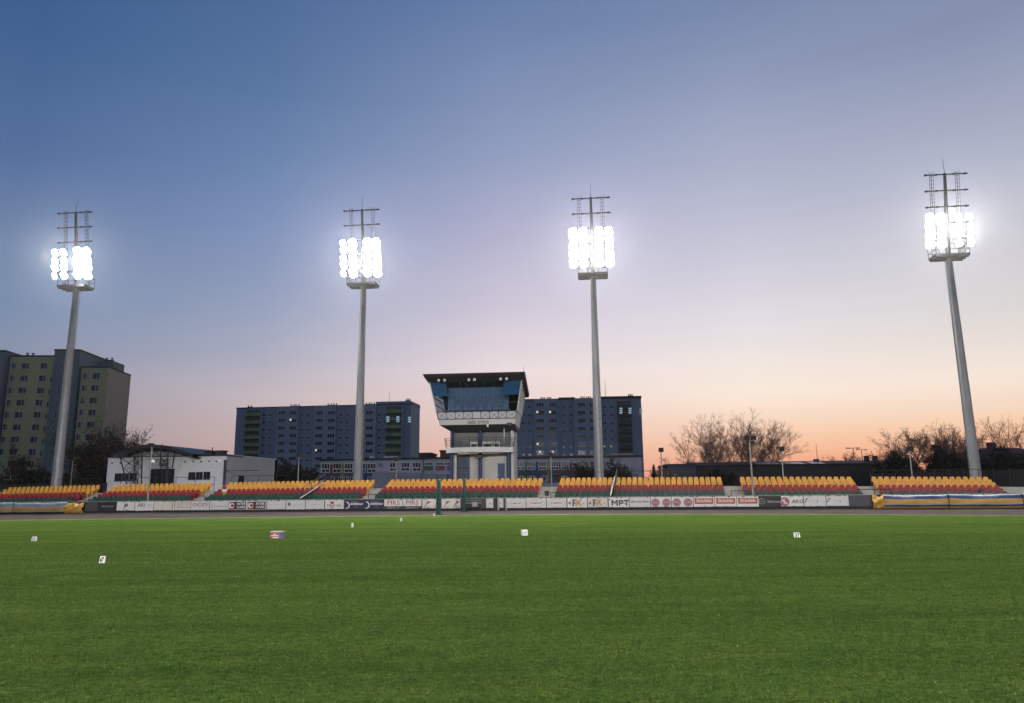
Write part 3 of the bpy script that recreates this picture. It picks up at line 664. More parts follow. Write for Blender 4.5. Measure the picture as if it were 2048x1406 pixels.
# ------------------------------------------------------------------ small lamp poles
def lamp_pole(label, pxb, pyb, pxt, pyt, Y, r=.06, heads=1, side=0, cam_=False, hs=(.21, .40), base_z=None):
    top = P(pxt, pyt, Y); base = P(pxb, pyb, Y)
    bx = base.x if abs(base.x - top.x) < .8 else top.x
    t = thing('lamp_pole', label, 'lamp post', (top.x, Y, 0), 0, 'small floodlight poles round the stand')
    b = MB(); b.tube((0, 0, 0), (0, 0, top.z * .55), r * 1.25, r, 8); b.tube((0, 0, top.z * .55), (0, 0, top.z), r, r * .8, 8); b.build('pole', mat('pale_pole', (.20, .195, .185), .5, .15, 2), t)
    xs = [0] if heads == 1 else [-.29, .29]
    for x in xs:
        b = MB(); b.hexa([(x - hs[0], -.22, -.02), (x + hs[0], -.22, -.02), (x + hs[0], .16, .02), (x - hs[0], .16, .02)], [(x - hs[0], -.30, hs[1]), (x + hs[0], -.30, hs[1]), (x + hs[0], .10, hs[1] - .04), (x - hs[0], .10, hs[1] - .04)]); b.build('lamp_head', black, t, (0, 0, top.z + side))
    if cam_:
        b = MB(); b.tube((.02, -.16, 0), (.34, -.22, .05), .025, None, 5); b.tube((.30, -.22, .12), (.30, -.22, -.14), .11, .14, 10); b.build('camera_dome', white, t, (0, 0, top.z * .78))
    return t
lamp_pole('pale pole with a white camera dome, before the arched white building', 296, 1002, 304, 893, wy(-40) + .6, .07, 1, 0, True, (.22, .3))
lamp_pole('thin pale pole with dark lamp head, left of the white building', 141, 970, 146, 920, wy(-48) + 9.5, .06)
lamp_pole('thin pole with black lamp head before the blue grey apartment block', 597, 962, 598, 913, wy(-25) + 9, .06)
lamp_pole('thin pole with black lamp head above the school roof', 791, 962, 793, 922, wy(-14) + 11, .06)
lamp_pole('thin pole with black lamp head right of the control tower', 1105, 962, 1102, 913, wy(4) + 9, .06)
lamp_pole('thin dark pole with square lamp head against the orange sky, left of the bare trees', 1325, 960, 1322, 904, wy(14) + 9, .06)
lamp_pole('tall pale pole with two black lamp heads in front of the bare trees', 1508, 992, 1499, 880, wy(23) + 1.0, .075, 2, 0, False, (.20, .34))
lamp_pole('thin pole with square lamp head over the long dark shed', 1568, 955, 1563, 902, wy(25) + 9, .06)
lamp_pole('thin pole with square lamp head left of the rightmost mast', 1826, 955, 1819, 902, wy(33) + 8.5, .06)
for i, (px, y0, y1, Y) in enumerate([(1706, 921, 897, 190), (1723, 921, 900, 240)]):
    top = P(px, y1, Y); t = thing('street_lamp', ['larger T shaped street lamp above the dark roofs on the right', 'smaller T shaped street lamp above the dark roofs on the right'][i], 'street lamp', (top.x, Y, 0), 0, 'double armed street lamps on the horizon')
    b = MB(); b.tube((0, 0, 0), (0, 0, top.z), .16, .1, 8); b.build('pole', dsteel, t)
    b = MB(); b.tube((-1.3, 0, top.z + .05), (1.3, 0, top.z + .15), .07, None, 6); b.build('arm', dsteel, t)
    for x in (-1.3, 1.3):
        b = MB(); b.hexa([(x - .55, -.2, top.z - .02), (x + .55, -.2, top.z - .02), (x + .55, .2, top.z - .02), (x - .55, .2, top.z - .02)], [(x - .4, -.15, top.z + .22), (x + .4, -.15, top.z + .22), (x + .4, .15, top.z + .22), (x - .4, .15, top.z + .22)]); b.build('lamp_head', dsteel, t)

# ------------------------------------------------------------------ railings
blackrail = mat('black_rail', (.012, .013, .016), .7, .2, 3, spec=.2)
def railing(label, pts, h, name='handrail', m=blackrail, nr=2, r=.028, post=1.6, group='metal railings of the stand', xm=0):
    og = Vector(pts[0]); t = thing(name, label, 'railing', og, 0, group); L = [Vector(p) - og for p in pts]
    b = MB()
    for k in range(nr): b.path([p + Vector((0, 0, h * (1 - k * .55 / max(1, nr - 1)) if nr > 1 else h)) for p in L], r, 5)
    b.build('rail', m, t)
    for a, c in zip(L, L[1:]):
        n = max(1, round((c - a).length / post))
        for k in range(n + 1):
            p = a.lerp(c, k / n); q = MB(); q.tube(p, p + Vector((0, 0, h)), r, None, 5); q.build('post', m, t)
    return t
def rail_px(label, pa, pb, off=7.2, h=None, **kw):   # along the back of the terrace; top at photo rows pa=(x,y), pb
    xa, xb = findX(pa[0], off, 3.4), findX(pb[0], off, 3.4); z = 2.0
    za = P(pa[0], pa[1], wc(xa, off).y).z; zb = P(pb[0], pb[1], wc(xb, off).y).z
    zt = (za + zb) / 2; n = max(2, int(abs(xb - xa) / 4) + 1); zb_ = tz(6) + zoff((xa + xb) / 2)
    pts = [wc(xa + (xb - xa) * k / (n - 1), off, zb_) for k in range(n)]
    return railing(label, pts, zt - zb_, **kw)
rail_px('long dark railing before the left windows of the white building', (242, 961), (275, 956), post=3)
rail_px('long dark two bar railing in front of the arched building', (276, 956), (429, 953), post=2.4)
rail_px('dark two bar railing before the sloping grey wing', (464, 953), (572, 950), post=2.6)
rail_px('dark railing behind the seats of the leftmost block', (90, 958), (205, 957), post=2.2)
rail_px('dark railing in front of the base of the third mast', (1190, 945), (1260, 942), post=2.4)
rail_px('dark thin railing right of the blue grey apartment block', (1262, 942), (1360, 941), post=3)
rail_px('dark thin railing along the back of the rightmost block', (1742, 940), (1955, 940), post=3.5)
rail_px('short dark railing before the base of the rightmost mast', (1955, 939), (1968, 939), post=1.5)
def gap_rail(label, px0, px1, **kw):  # low barrier at the foot of an aisle
    xa, xb = findX(px0, .5, 1.6), findX(px1, .5, 1.6); railing(label, [wc(xa, .5, .33), wc(xb, .5, .33)], 1.28, nr=2, post=1.3, r=.03, name='aisle_barrier', group='low barriers closing the aisles', **kw)
gap_rail('low barrier closing the aisle left of the white building', 145, 172)
gap_rail('low barrier closing the aisle beside the red and blue bin', 378, 410)
gap_rail('dark barrier closing the aisle left of the control tower', 737, 771)
gap_rail('dark barrier closing the aisle right of the control tower', 1101, 1119)
gap_rail('low barrier closing the aisle behind the round badge boards', 1462, 1498)
gap_rail('low barrier closing the aisle above the yellow cushion tip', 1715, 1782)
for lab, pxs in (('left', (652, 1)), ('right', (1228.5, 0))):
    pxt = pxs[0]; X = findX(pxt, offr(6), tz(6) + .8)
    t = thing('stair_divider', 'black stair divider with white slanted edge, %s' % ('left of the second mast' if lab == 'left' else 'right of the third mast'), 'divider', wc(X, .4, 0), wrot(X), 'white edged stair dividers between seat blocks')
    b = MB(); n = 2
    b.add([(-.04, 0, .34), (-.04, 6.6, 2.2), (-.04, 6.6, 3.02), (-.04, 0, 1.30), (.04, 0, .34), (.04, 6.6, 2.2), (.04, 6.6, 3.02), (.04, 0, 1.30)], [(0, 1, 2, 3), (7, 6, 5, 4), (3, 2, 6, 7), (0, 3, 7, 4), (1, 5, 6, 2), (0, 4, 5, 1)]); b.build('side_panel', black, t)
    b = MB(); b.hexa([(-.045, 0, 1.305), (.045, 0, 1.305), (.045, 6.6, 3.025), (-.045, 6.6, 3.025)], [(-.045, 0, 1.345), (.045, 0, 1.345), (.045, 6.6, 3.065), (-.045, 6.6, 3.065)]); b.build('edge_strip', mat('dull_white', (.30, .30, .28), .7), t)
    for y in (1.2, 3.0, 4.8, 6.4):
        b = MB(); z = 1.3 + y * .26; b.tube((-.25 if lab == 'left' else .25, y, z - .9), (-.25 if lab == 'left' else .25, y, z + .75), .035, None, 6); b.build('post', dsteel, t)
    b = MB(); s_ = -.25 if lab == 'left' else .25
    for dz in (.72, .2): b.tube((s_, 1.2, 1.3 + 1.2 * .26 + dz), (s_, 6.4, 1.3 + 6.4 * .26 + dz), .03, None, 6)
    b.build('rail', dsteel, t)

# ------------------------------------------------------------------ things on the stand and the field
X = findX(441, 2.3, 1.6); Yb = wc(X, 3.0).y; zt_, zb__ = P(441, 969.5, Yb).z, P(441, 993, Yb).z
bn = thing('banner_post', 'narrow upright banner in red, blue and yellow beside the aisle', 'banner', (wc(X, 3.0).x, Yb, 0), wrot(X))
h = (zt_ - zb__)
for a, c, nm, mm in ((0, .42, 'yellow_panel', yellowp), (.42, .62, 'white_panel', white), (.62, .76, 'blue_panel', mat('banner_blue', (.03, .05, .28), .5)), (.76, 1, 'red_panel', mat('banner_red', (.45, .035, .05), .5))):
    b = MB(); b.box(-.19, .19, -.06, .06, zb__ + h * a, zb__ + h * c - .004); b.build(nm, mm, bn)
b = MB(); b.tube((0, 0, .5), (0, 0, zb__), .03, None, 6); b.build('stand', dsteel, bn)
X = findX(1095, 1.2, 1.5); sp_ = thing('loudspeaker', 'small black loudspeaker on the barrier right of the control tower', 'loudspeaker', wc(X, .9, 1.34), wrot(X))
b = MB(); b.hexa([(-.16, -.2, 0), (.16, -.2, 0), (.16, .15, 0), (-.16, .15, 0)], [(-.2, -.26, .42), (.2, -.26, .42), (.18, .15, .40), (-.18, .15, .40)]); b.build('cabinet', black, sp_)
b = MB(); b.tube((0, -.27, .22), (0, -.235, .21), .13, .13, 14); b.build('cone', dsteel, sp_)
b = MB(); b.tube((0, 0, -.98), (0, 0, 0), .03, None, 6); b.build('stand', dsteel, sp_)
X = findX(1979, 2.2, 1.2); bg_ = thing('dark_bag', 'small black bag lying on the red seats of the rightmost block', 'bag', wc(findX(1960, offr(2) - .2, 1.6), offr(2) - .22, tz(2) + zoff(36) + .46))
b = MB(); b.hexa([(-.34, -.16, 0), (.34, -.16, 0), (.34, .16, 0), (-.34, .16, 0)], [(-.22, -.08, .26), (.24, -.08, .22), (.22, .08, .22), (-.2, .08, .27)]); b.build('bag_body', black, bg_, bevel=.05)
b = MB(); b.path([(-.2, 0, .24), (-.1, 0, .36), (.1, 0, .35), (.2, 0, .22)], .02, 5); b.build('handle', dsteel, bg_)
X = findX(1096, 7.3, 3); hd = G(1088, 962)
# padded green posts on the edge of the pitch
padg = mat('dark_green_pad', (.006, .045, .040), .6, .3, 3, bump=.2)
def pad_post(label, px, pyb, pyt, w, Y=None, d=.5):
    g0 = G(px, pyb) if Y is None else P(px, pyb, Y); z = P(px, pyt, g0.y).z
    t = thing('padded_post', label, 'padded post', (g0.x, g0.y, 0), 0, 'dark green padded posts'); r = w / 2
    b = MB(); n = 12
    prof = [(.02, r * .95), (.3, r * 1.02), (z * .3, r * .98), (z * .33, r * 1.06), (z * .5, r * .97), (z * .7, r * 1.05), (z * .97, r * .92), (z, r * .6)]
    rows = [[(rr * math.cos(2 * math.pi * k / n) * (1 + .05 * math.sin(z_ * 9 + k)), rr * d / w * 2 * .6 * math.sin(2 * math.pi * k / n), z_) for k in range(n + 1)] for z_, rr in prof]
    b.grid(rows); b.f = [f[::-1] for f in b.f]; b.add(rows[-1][:-1], [tuple(range(n))]); b.build('pad', padg, t, smooth=True)
    b = MB(); b.box(-r * 2.0, r * 2.2, -.35, .35, .0, .12); b.build('base_plate', black, t)
    b = MB(); b.tube((0, 0, z), (0, 0, z + .25), .05, None, 6); b.build('core', dsteel, t)
    for zz in (z * .32, z * .68):
        b = MB(); b.tube((0, 0, zz), (0, 0, zz + .06), r * 1.10, None, 12); b.build('strap', mat('dark_strap', (.004, .02, .018), .6), t)
pad_post('thicker dark green padded post at the pitch edge before the wall', 877, 1030.5, 959, .36)
pad_post('thinner dark green padded post near the wall, right of the thicker one', 928.5, 1018, 957.5, .24, wy(-4) - 1.2)

def field_sign(label, px, pyb, pyt, w, text, rz=0):
    g0 = G(px, pyb); z = P(px, pyt, g0.y).z; t = thing('distance_marker', label, 'distance marker', (g0.x, g0.y, 0), R(rz), 'white markers standing on the grass')
    b = MB(); b.hexa([(-w / 2, -.02, .02), (w / 2, -.02, .02), (w / 2, .02, .02), (-w / 2, .02, .02)], [(-w / 2, .03, z), (w / 2, .03, z), (w / 2, .065, z), (-w / 2, .065, z)]); b.build('plate', white, t, bevel=.006)
    b = MB(); b.hexa([(-w / 2 + .02, .10, .012), (w / 2 - .02, .10, .012), (w / 2 - .02, .112, .012), (-w / 2 + .02, .112, .012)], [(-w / 2 + .02, .055, z - .02), (w / 2 - .02, .055, z - .02), (w / 2 - .02, .075, z - .02), (-w / 2 + .02, .075, z - .02)]); b.build('rear_plate', mat('plate_back', (.30, .30, .29), .6), t)
    if text:
        q = lettering(text, z * .98, ink['k'], t, 0, -.008 + .02, z * .50, 0, .004, w * .74); q.rotation_euler = (-math.atan2(.05, z), 0, 0); q.location.y = -.02 + .05 * .5 - .018
field_sign('white marker plate reading 33 at far left of the pitch', 67, 1083, 1073.5, .175, '33', 0)
field_sign('tall white marker plate reading 47, nearest the viewer', 203, 1128, 1112.5, .125, '47', 2)
field_sign('white marker plate reading 37 on the right half of the pitch', 1594.5, 1076, 1065, .21, '37', -2)
gb = G(1049, 1072); hz = P(1049, 1059.5, gb.y).z
t = thing('white_block', 'blank white foam block on the grass right of the centre', 'block', (gb.x, gb.y, 0), R(18)); b = MB(); b.box(-.11, .11, -.11, .11, .015, hz); b.build('foam_block', white, t, bevel=.02)
b = MB(); b.box(-.07, .07, -.116, -.112, .07, hz - .05); b.build('printed_panel', mat('pale_grey_print', (.5, .5, .5), .6), t)
for px, pb, pt, lab in ((704.5, 1055, 1046, 'small white peg marker right of the red box'), (802, 1043, 1036, 'small white peg marker between red box and green post'), (868, 1032, 1027, 'tiny white peg marker at the foot of the green post')):
    g0 = G(px, pb); z = P(px, pt, g0.y).z; t = thing('peg_marker', lab, 'peg marker', (g0.x, g0.y, 0), R(40), 'white peg markers on the grass')
    b = MB(); b.hexa([(-.05, -.04, .01), (.05, -.04, .01), (.05, .04, .01), (-.05, .04, .01)], [(-.035, -.03, z), (.045, -.03, z), (.045, .03, z), (-.035, .03, z)]); b.build('plate', mat('pale_green_white', (.62, .66, .55), .6), t)
    b = MB(); b.tube((0, 0, -.08), (0, 0, .05), .012, None, 6); b.build('spike', dsteel, t)
g0 = G(555, 1077.5); s_ = g0.y / F; wd = 24 * s_; ht = P(555, 1064, g0.y).z
t = thing('printed_box', 'low box printed red and white with a blue end', 'box', (g0.x, g0.y, 0), R(-9))
b = MB(); b.box(-wd / 2, wd / 2 - .10, -.13, .13, .015, ht); b.build('box_body', mat('pink_red_print', (.30, .09, .10), .6, .3, 6), t)
b = MB(); b.box(wd / 2 - .098, wd / 2 - .02, -.13, .13, .015, ht); b.build('box_end', mat('blue_end', (.06, .09, .20), .6, .3, 6), t)
b = MB(); b.box(-wd / 2 - .01, wd / 2 - .01, -.14, .14, ht + .003, ht + .035); b.build('lid', mat('cream_lid', (.42, .36, .30), .6), t)
b = MB(); b.box(-wd / 2 + .03, wd / 2 - .14, -.136, -.132, ht * .46, ht * .54); b.box(-wd / 2 + .15, -.02, -.136, -.132, ht * .66, ht * .76); b.box(-wd / 2 + .1, .1, -.136, -.132, ht * .16, ht * .26); b.build('printed_stripe', white, t)
# ------------------------------------------------------------------ control tower
def clear_glass(key, tint, refl=.9):
    if key in MATS: return MATS[key]
    m = bpy.data.materials.new(key); m.use_nodes = True; t = m.node_tree; t.nodes.clear()
    o_ = N(t, 'ShaderNodeOutputMaterial'); mx = N(t, 'ShaderNodeMixShader'); tr = N(t, 'ShaderNodeBsdfTransparent'); gl = N(t, 'ShaderNodeBsdfGlossy'); fr = N(t, 'ShaderNodeFresnel')
    fr.inputs[0].default_value = 1.55; tr.inputs[0].default_value = tint; gl.inputs[0].default_value = (refl, refl, refl, 1); gl.inputs['Roughness'].default_value = .02
    t.links.new(fr.outputs[0], mx.inputs[0]); t.links.new(tr.outputs[0], mx.inputs[1]); t.links.new(gl.outputs[0], mx.inputs[2]); t.links.new(mx.outputs[0], o_.inputs[0]); MATS[key] = m; return m
tp = P(968, 950, 80.5)
tw = thing('control_tower', 'white and blue control tower with glazed flared cabin and curved balcony', 'tower', (tp.x, 80.5, 0), R(-5))
wallw = mat('tower_render', (.44, .435, .42), .75, .10, .7, bump=.1); tdark = mat('tower_dark_panel', (.045, .055, .075), .6, .2, 1.2)
tblue = mat('tower_blue', (.020, .040, .12), .5, .15, 2); cabw = mat('cabin_white', (.55, .55, .54), .6, .07, 1)
b = MB(); b.box(-1.60, 2.94, .35, 4.4, 0, 5.84); b.box(2.95, 3.25, -.25, 4.2, 0, 8.74); b.box(-3.55, -1.62, .9, 4.4, 0, 5.84); b.box(-3.20, -2.95, -.2, .2, 0, 5.84); b.build('wall', wallw, tw)
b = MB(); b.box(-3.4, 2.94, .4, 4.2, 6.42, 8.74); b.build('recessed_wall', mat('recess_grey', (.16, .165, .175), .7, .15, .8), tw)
b = MB(); b.box(-2.94, -1.64, .30, .36, 3.2, 5.6); b.build('window', tdark, tw)
b = MB(); b.box(-2.0, -1.64, .26, .295, 3.2, 5.7); b.build('window_blind', tblue, tw)
for x0, x1 in ((-3.62, -3.28), (-.52, -.18), (2.5, 2.86)):
    b = MB(); b.tube(((x0 + x1) / 2, -.45, 0), ((x0 + x1) / 2, -.45, 5.84), .19, None, 14); b.build('column', tblue, tw)
for x in (-3.45, -.35):
    b = MB(); b.tube((x, -.3, 6.4), (x, -.3, 8.74), .17, None, 12); b.build('column', tblue, tw)
dr = MB(); dr.box(1.45, 2.2, .30, .345, 2.5, 4.75); dr = dr.build('door', tblue, tw)
b = MB(); b.box(1.53, 1.60, .27, .298, 3.5, 3.62); b.build('handle', steel, dr)
b = MB(); b.box(2.28, 2.48, .32, .345, 2.6, 4.9); b.build('notice', mat('pale_grey_panel', (.4, .4, .4), .6), tw)
# curved balcony
arc = [(-3.95 + 7.2 * k / 24, -1.05 - 1.05 * math.sin(math.pi * k / 24)) for k in range(25)]
b = MB(); b.prism([(3.25, .35), (-3.95, .35)] + arc, 5.86, 6.40); b.build('balcony_slab', cabw, tw)
b = MB()
def offarc(d, z): return [(-.35 + (x + .35) * (1 + d), y * (1 + d) - d * .3, z) for x, y in arc]
for z, d in ((6.62, .015), (6.82, .022), (7.02, .03), (7.2, .037), (7.40, .045)): b.path([(-3.98 - d * 3, .3, z)] + offarc(d, z) + [(3.28 + d * 3, .3, z)], .026, 4)
b.build('railing', blackrail, tw)
b = MB()
for k in range(0, 25, 3): a0 = offarc(0, 6.38)[k]; a1 = offarc(.045, 7.42)[k]; b = MB(); b.tube(a0, a1, .03, None, 5); b.build('baluster', blackrail, tw)
for x0, x1 in ((-1.45, -.6), (-.1, 1.0), (1.1, 1.8)):
    b = MB(); b.box(x0, x1, -.35, -.30, 6.95, 7.03); b.box(x0, x1, -.70, -.34, 6.80, 6.86); b.box(x0 + .03, x0 + .09, -.66, -.34, 6.41, 6.79); b.box(x1 - .09, x1 - .03, -.66, -.34, 6.41, 6.79); b.build('bench', white, tw)
b = MB(); b.tube((2.3, -.9, 6.4), (2.3, -.9, 8.7), .05, None, 6); b.build('pipe', white, tw)
b = MB(); b.box(-.75, -.05, -1.0, -.45, 5.25, 5.6); b.build('loudspeaker', black, tw)
b = MB(); b.tube((-1.0, -2.14, 6.02), (-1.0, -2.30, 5.98), .10, .08, 10); b.build('camera_dome', white, tw)
# cabin
cx = -.45; ZB, ZBAND, ZP, ZG = 8.75, 9.35, 10.1, 13.2
def hw(z): return 4.02 + (z - ZB) * .19
def yf(z): return -2.2 - (z - ZB) * .27
YR = 3.6
def q4(z): return [(cx - hw(z), yf(z), z), (cx + hw(z), yf(z), z), (cx + hw(z), YR, z), (cx - hw(z), YR, z)]
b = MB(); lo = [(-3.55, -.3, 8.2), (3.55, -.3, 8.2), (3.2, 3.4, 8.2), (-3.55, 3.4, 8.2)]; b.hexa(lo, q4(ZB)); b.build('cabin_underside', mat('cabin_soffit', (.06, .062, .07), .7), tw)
b = MB(); b.hexa([tuple(Vector(p) + Vector((0, 0, .002))) for p in q4(ZB)], q4(ZBAND)); b.build('cabin_floor_band', cabw, tw)
def shell(z0, z1, sides, t=.12):
    b = MB(); A, B_ = q4(z0), q4(z1)
    for i in sides:
        j = (i + 1) % 4
        nrm = {0: Vector((0, 1, 0)), 1: Vector((-1, 0, 0)), 2: Vector((0, -1, 0)), 3: Vector((1, 0, 0))}[i] * t
        a0, a1, c0, c1 = Vector(A[i]), Vector(A[j]), Vector(B_[i]), Vector(B_[j])
        b.hexa([a0, a1, a1 + nrm, a0 + nrm], [c0, c1, c1 + nrm, c0 + nrm])
    return b
shell(ZBAND + .004, ZP, (0, 1, 3)).build('parapet', cabw, tw)
shell(ZBAND + .004, ZG, (2,)).build('rear_wall', tdark, tw)
b = MB(); xs = [285, 390, 490, 585, 685, 780, 880, 978, 1070, 1180]
def pf(u, z, d=.03): return Vector((cx - hw(z) + (u - 285) / 895 * 2 * hw(z), yf(z) - d, z))
for u in xs: b.tube(pf(u, ZBAND), pf(u, ZP + .02), .035, None, 5)
for k in range(9):
    if k == 4: continue
    if k in (0, 2, 5, 7): b.tube(pf(xs[k], ZP), pf(xs[k + 1], ZBAND), .022, None, 4); b.tube(pf(xs[k], ZBAND), pf(xs[k + 1], ZP), .022, None, 4)
    else: b.tube(pf(xs[k], ZBAND), pf(xs[k + 1], ZP), .022, None, 4); b.tube(pf(xs[k], ZP), pf(xs[k + 1], ZBAND), .022, None, 4)
for z in (ZBAND, ZP): b.tube(pf(285, z), pf(1180, z), .04, None, 5)
b.build('parapet_bracing', bluep, tw)
lt = lettering('asta arena', .64, ink['k'], tw, cx + .15, yf(9.03) - .02, 9.03, 0, 0, 2.25); lt.rotation_euler = (R(15), 0, 0)
gl = clear_glass('cabin_glass', (.62, .72, .86, 1), .25); gl2 = clear_glass('side_glass', (.80, .84, .88, 1))
def pane(name, z0, z1, u0, u1, m, d=0.0):
    b = MB(); b.add([pf(u0, z0, d), pf(u1, z0, d), pf(u1, z1, d), pf(u0, z1, d)], [(0, 1, 2, 3)]); return b.build(name, m, tw)
pane('front_glass', ZP + .02, ZG, 285, 1180, gl)
film = mat('sky_blue_film', (.060, .17, .32), .35, .10, .8)
pane('sky_blue_film', 11.75, ZG, 290, 440, film, -.06); pane('sky_blue_film', 11.75, ZG, 1010, 1175, film, -.06)  # opaque panes painted as sky showing through filmed side windows
b = MB()
for u in (287, 440, 585, 640, 730, 820, 910, 1010, 1178): b.tube(pf(u, ZP, .0), pf(u, ZG, .0), .028, None, 4)
b.tube(pf(285, 11.0, .0), pf(1180, 11.0, .0), .025, None, 4); b.build('mullion', mat('mullion_blue', (.03, .05, .09), .5), tw)
# side windows: right (seen from outside) and left (seen through the front glass)
for sgn in (-1, 1):
    def sp2(y, z, d=0): return Vector((cx + sgn * (hw(z) + d), yf(z) + (YR - yf(z)) * y, z))
    b = MB(); b.add([sp2(0, ZP), sp2(1, ZP), sp2(1, ZG), sp2(0, ZG)], [(0, 1, 2, 3)]); b.build('side_glass', gl2 if sgn < 0 else clear_glass('right_glass', (.45, .52, .6, 1)), tw)
    b = MB()
    for k in range(6): b.tube(sp2(k / 5, ZP, .02), sp2(k / 5, ZG, .02), .07, None, 4)
    for z in (ZP, 10.9, 11.7, 12.5, ZG): b.tube(sp2(0, z, .02), sp2(1, z, .02), .055, None, 4)
    b.build('side_frame', cabw, tw)
    b = MB()
    for k in range(5):
        if sgn > 0 and k % 2 == 0: b.add([sp2(k / 5, 12.5, -.05), sp2(k / 5 + .2, 12.5, -.05), sp2(k / 5 + .2, ZG, -.05), sp2(k / 5, ZG, -.05)], [(0, 1, 2, 3)])
    if sgn > 0: b.build('roller_blind', cabw, tw)
b = MB(); b.box(cx - 3.3, cx + 3.3, -1.2, -1.05, ZP - .6, 12.85); b.build('inner_wall', mat('inner_blue_grey', (.20, .28, .40), .7, .12, .8), tw)
for k in range(7):
    x = cx - 2.6 + k * .85; b = MB(); b.box(x, x + .55, -1.30, -1.22, 11.1, 11.95); b.build('inner_window', mat('inner_window_dim', (.09, .12, .17), .4), tw)
b = MB(); b.box(cx - 3.6, cx + 3.6, -2.4, -1.9, 10.25, 10.32); b.build('desk', mat('desk_grey', (.25, .26, .28), .6), tw)
for k in range(8):
    x = cx - 3.0 + k * .85; b = MB(); b.box(x - .2, x + .2, -1.40, -1.34, 10.3, 10.95); b.box(x - .2, x + .2, -1.8, -1.35, 10.05, 10.12); b.box(x - .03, x + .03, -1.6, -1.54, 9.4, 10.05); b.build('chair', mat('chair_grey', (.30, .31, .34), .6), tw)
# roof
b = MB(); b.hexa([(cx - 5.25, -4.7, 13.60), (cx + 5.25, -4.7, 13.60), (cx + 5.1, 4.0, 12.30), (cx - 5.1, 4.0, 12.30)], [(cx - 5.35, -4.85, 13.86), (cx + 5.35, -4.85, 13.86), (cx + 5.2, 4.0, 12.60), (cx - 5.2, 4.0, 12.60)]); b.build('roof', mat('roof_dark', (.018, .020, .024), .55, .15, 1), tw)
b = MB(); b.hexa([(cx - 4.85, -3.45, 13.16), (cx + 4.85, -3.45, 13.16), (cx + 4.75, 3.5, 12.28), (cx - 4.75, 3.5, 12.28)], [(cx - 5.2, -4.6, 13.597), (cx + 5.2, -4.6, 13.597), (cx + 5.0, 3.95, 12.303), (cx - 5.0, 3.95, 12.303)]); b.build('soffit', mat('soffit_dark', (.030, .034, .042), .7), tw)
for x in (-3.75, -3.12, -.55, .02, 2.75, 3.38):
    b = MB(); b.box(cx + x - .14, cx + x + .14, -4.30, -4.05, 13.10, 13.40); s_ = b.build('spotlight', black, tw)
    b = MB(); b.box(cx + x - .12, cx + x + .12, -4.33, -4.305, 13.12, 13.38); b.build('lens', mat('pale_lens', (.42, .42, .42), .3), s_)
b = MB(); b.tube((cx + 5.1, -3.5, 13.9), (cx + 5.1, -3.5, 14.6), .02, None, 4); b.build('aerial', dsteel, tw)
b = MB(); b.tube((.7, -2.35, 8.72), (.7, -2.35, 8.45), .11, .09, 10); b.build('camera_dome', white, tw)
b = MB(); b.box(2.75, 3.25, -2.5, -2.2, 8.55, 8.85); b.build('loudspeaker', black, tw)
b = MB(); b.path([(-3.1, -.1, 3.2 + .0), (-1.7, -.1, 3.2)], .03); b.path([(-3.1, -.1, 3.8), (-1.7, -.1, 3.8)], .03); b.path([(-3.1, -.1, 4.4), (-1.7, -.1, 4.4)], .03); b.build('window_rail', gsteel, tw)

# ------------------------------------------------------------------ facade helper
class Fac:
    def __init__(s, pxl, Yl, pxr, Yr, py=940):
        a = P(pxl, py, Yl); c = P(pxr, py, Yr); s.A = Vector((a.x, a.y, 0)); s.B = Vector((c.x, c.y, 0)); s.d = (s.B - s.A); s.L = s.d.length; s.d.normalize()
        s.n = Vector((-s.d.y, s.d.x, 0)); s.rz = math.atan2(s.d.y, s.d.x)
    def xz(s, px, py):
        d = ray(px, py); t = s.n.dot(s.A - CAM) / s.n.dot(d); p = CAM + d * t; return (p - s.A).dot(s.d), p.z
WIN = {}
def window_mesh(w, h, kind, lit=None):
    k = (round(w, 2), round(h, 2), kind, lit)
    if k in WIN: return WIN[k]
    b = MB(); b.cur = 1; b.box(-w / 2, w / 2, -.03, .02, 0, h); b.cur = 0; t = .085 if kind != 'small' else .06; d0, d1 = -.09, -.035
    b.box(-w / 2 - .02, w / 2 + .02, -.13, -.034, -.10, .02)
    b.box(-w / 2, w / 2, d0, d1, h - t, h); b.box(-w / 2, -w / 2 + t, d0, d1, .02, h - t); b.box(w / 2 - t, w / 2, d0, d1, .02, h - t)
    if kind == 'wide':
        for f in (-.17, .17): b.box(w * f - t / 2, w * f + t / 2, d0, d1, .02, h - t)
    if kind == 'two': b.box(w * .12 - t / 2, w * .12 + t / 2, d0, d1, .02, h - t)
    if kind == 'school':
        b.box(-w / 2 + t, w / 2 - t, d0, d1, h * .30, h * .30 + .16)
        for f in (-.17, .17): b.box(w * f - t / 2, w * f + t / 2, d0, d1, h * .30 + .16, h - t)
        b.box(-t / 2, t / 2, d0, d1, .02, h * .30)
    if lit is not None:
        b.cur = 2; r = random.Random(lit)
        x0 = -w / 2 + t + (w * .3 * r.randint(0, 2)) * .9; b.box(x0, min(x0 + w * .22, w / 2 - t), -.045, -.031, h * .45, h * .9)
    WIN[k] = b.mesh('window', [wframe2, glassd, litm]); return WIN[k]
wframe2 = mat('dim_window_frame', (.50, .52, .56), .6, .1, 2); litm = emit('lit_room', (1, .86, .66), .75)
def put_window(root, fac, px, py, w, h, kind, lit=None, y=0):
    x, z = fac.xz(px, py); return part('window', window_mesh(w, h, kind, lit), root, (x, y, z - h / 2))
facm = mat('facade_blue_grey', (.20, .275, .335), .85, .10, .12); facm2 = mat('facade_blue_grey_pale', (.235, .315, .38), .85, .08, .15); loggm = mat('loggia_green', (.20, .27, .15), .8, .25, .3); trimm = mat('roof_trim', (.03, .032, .04), .7)
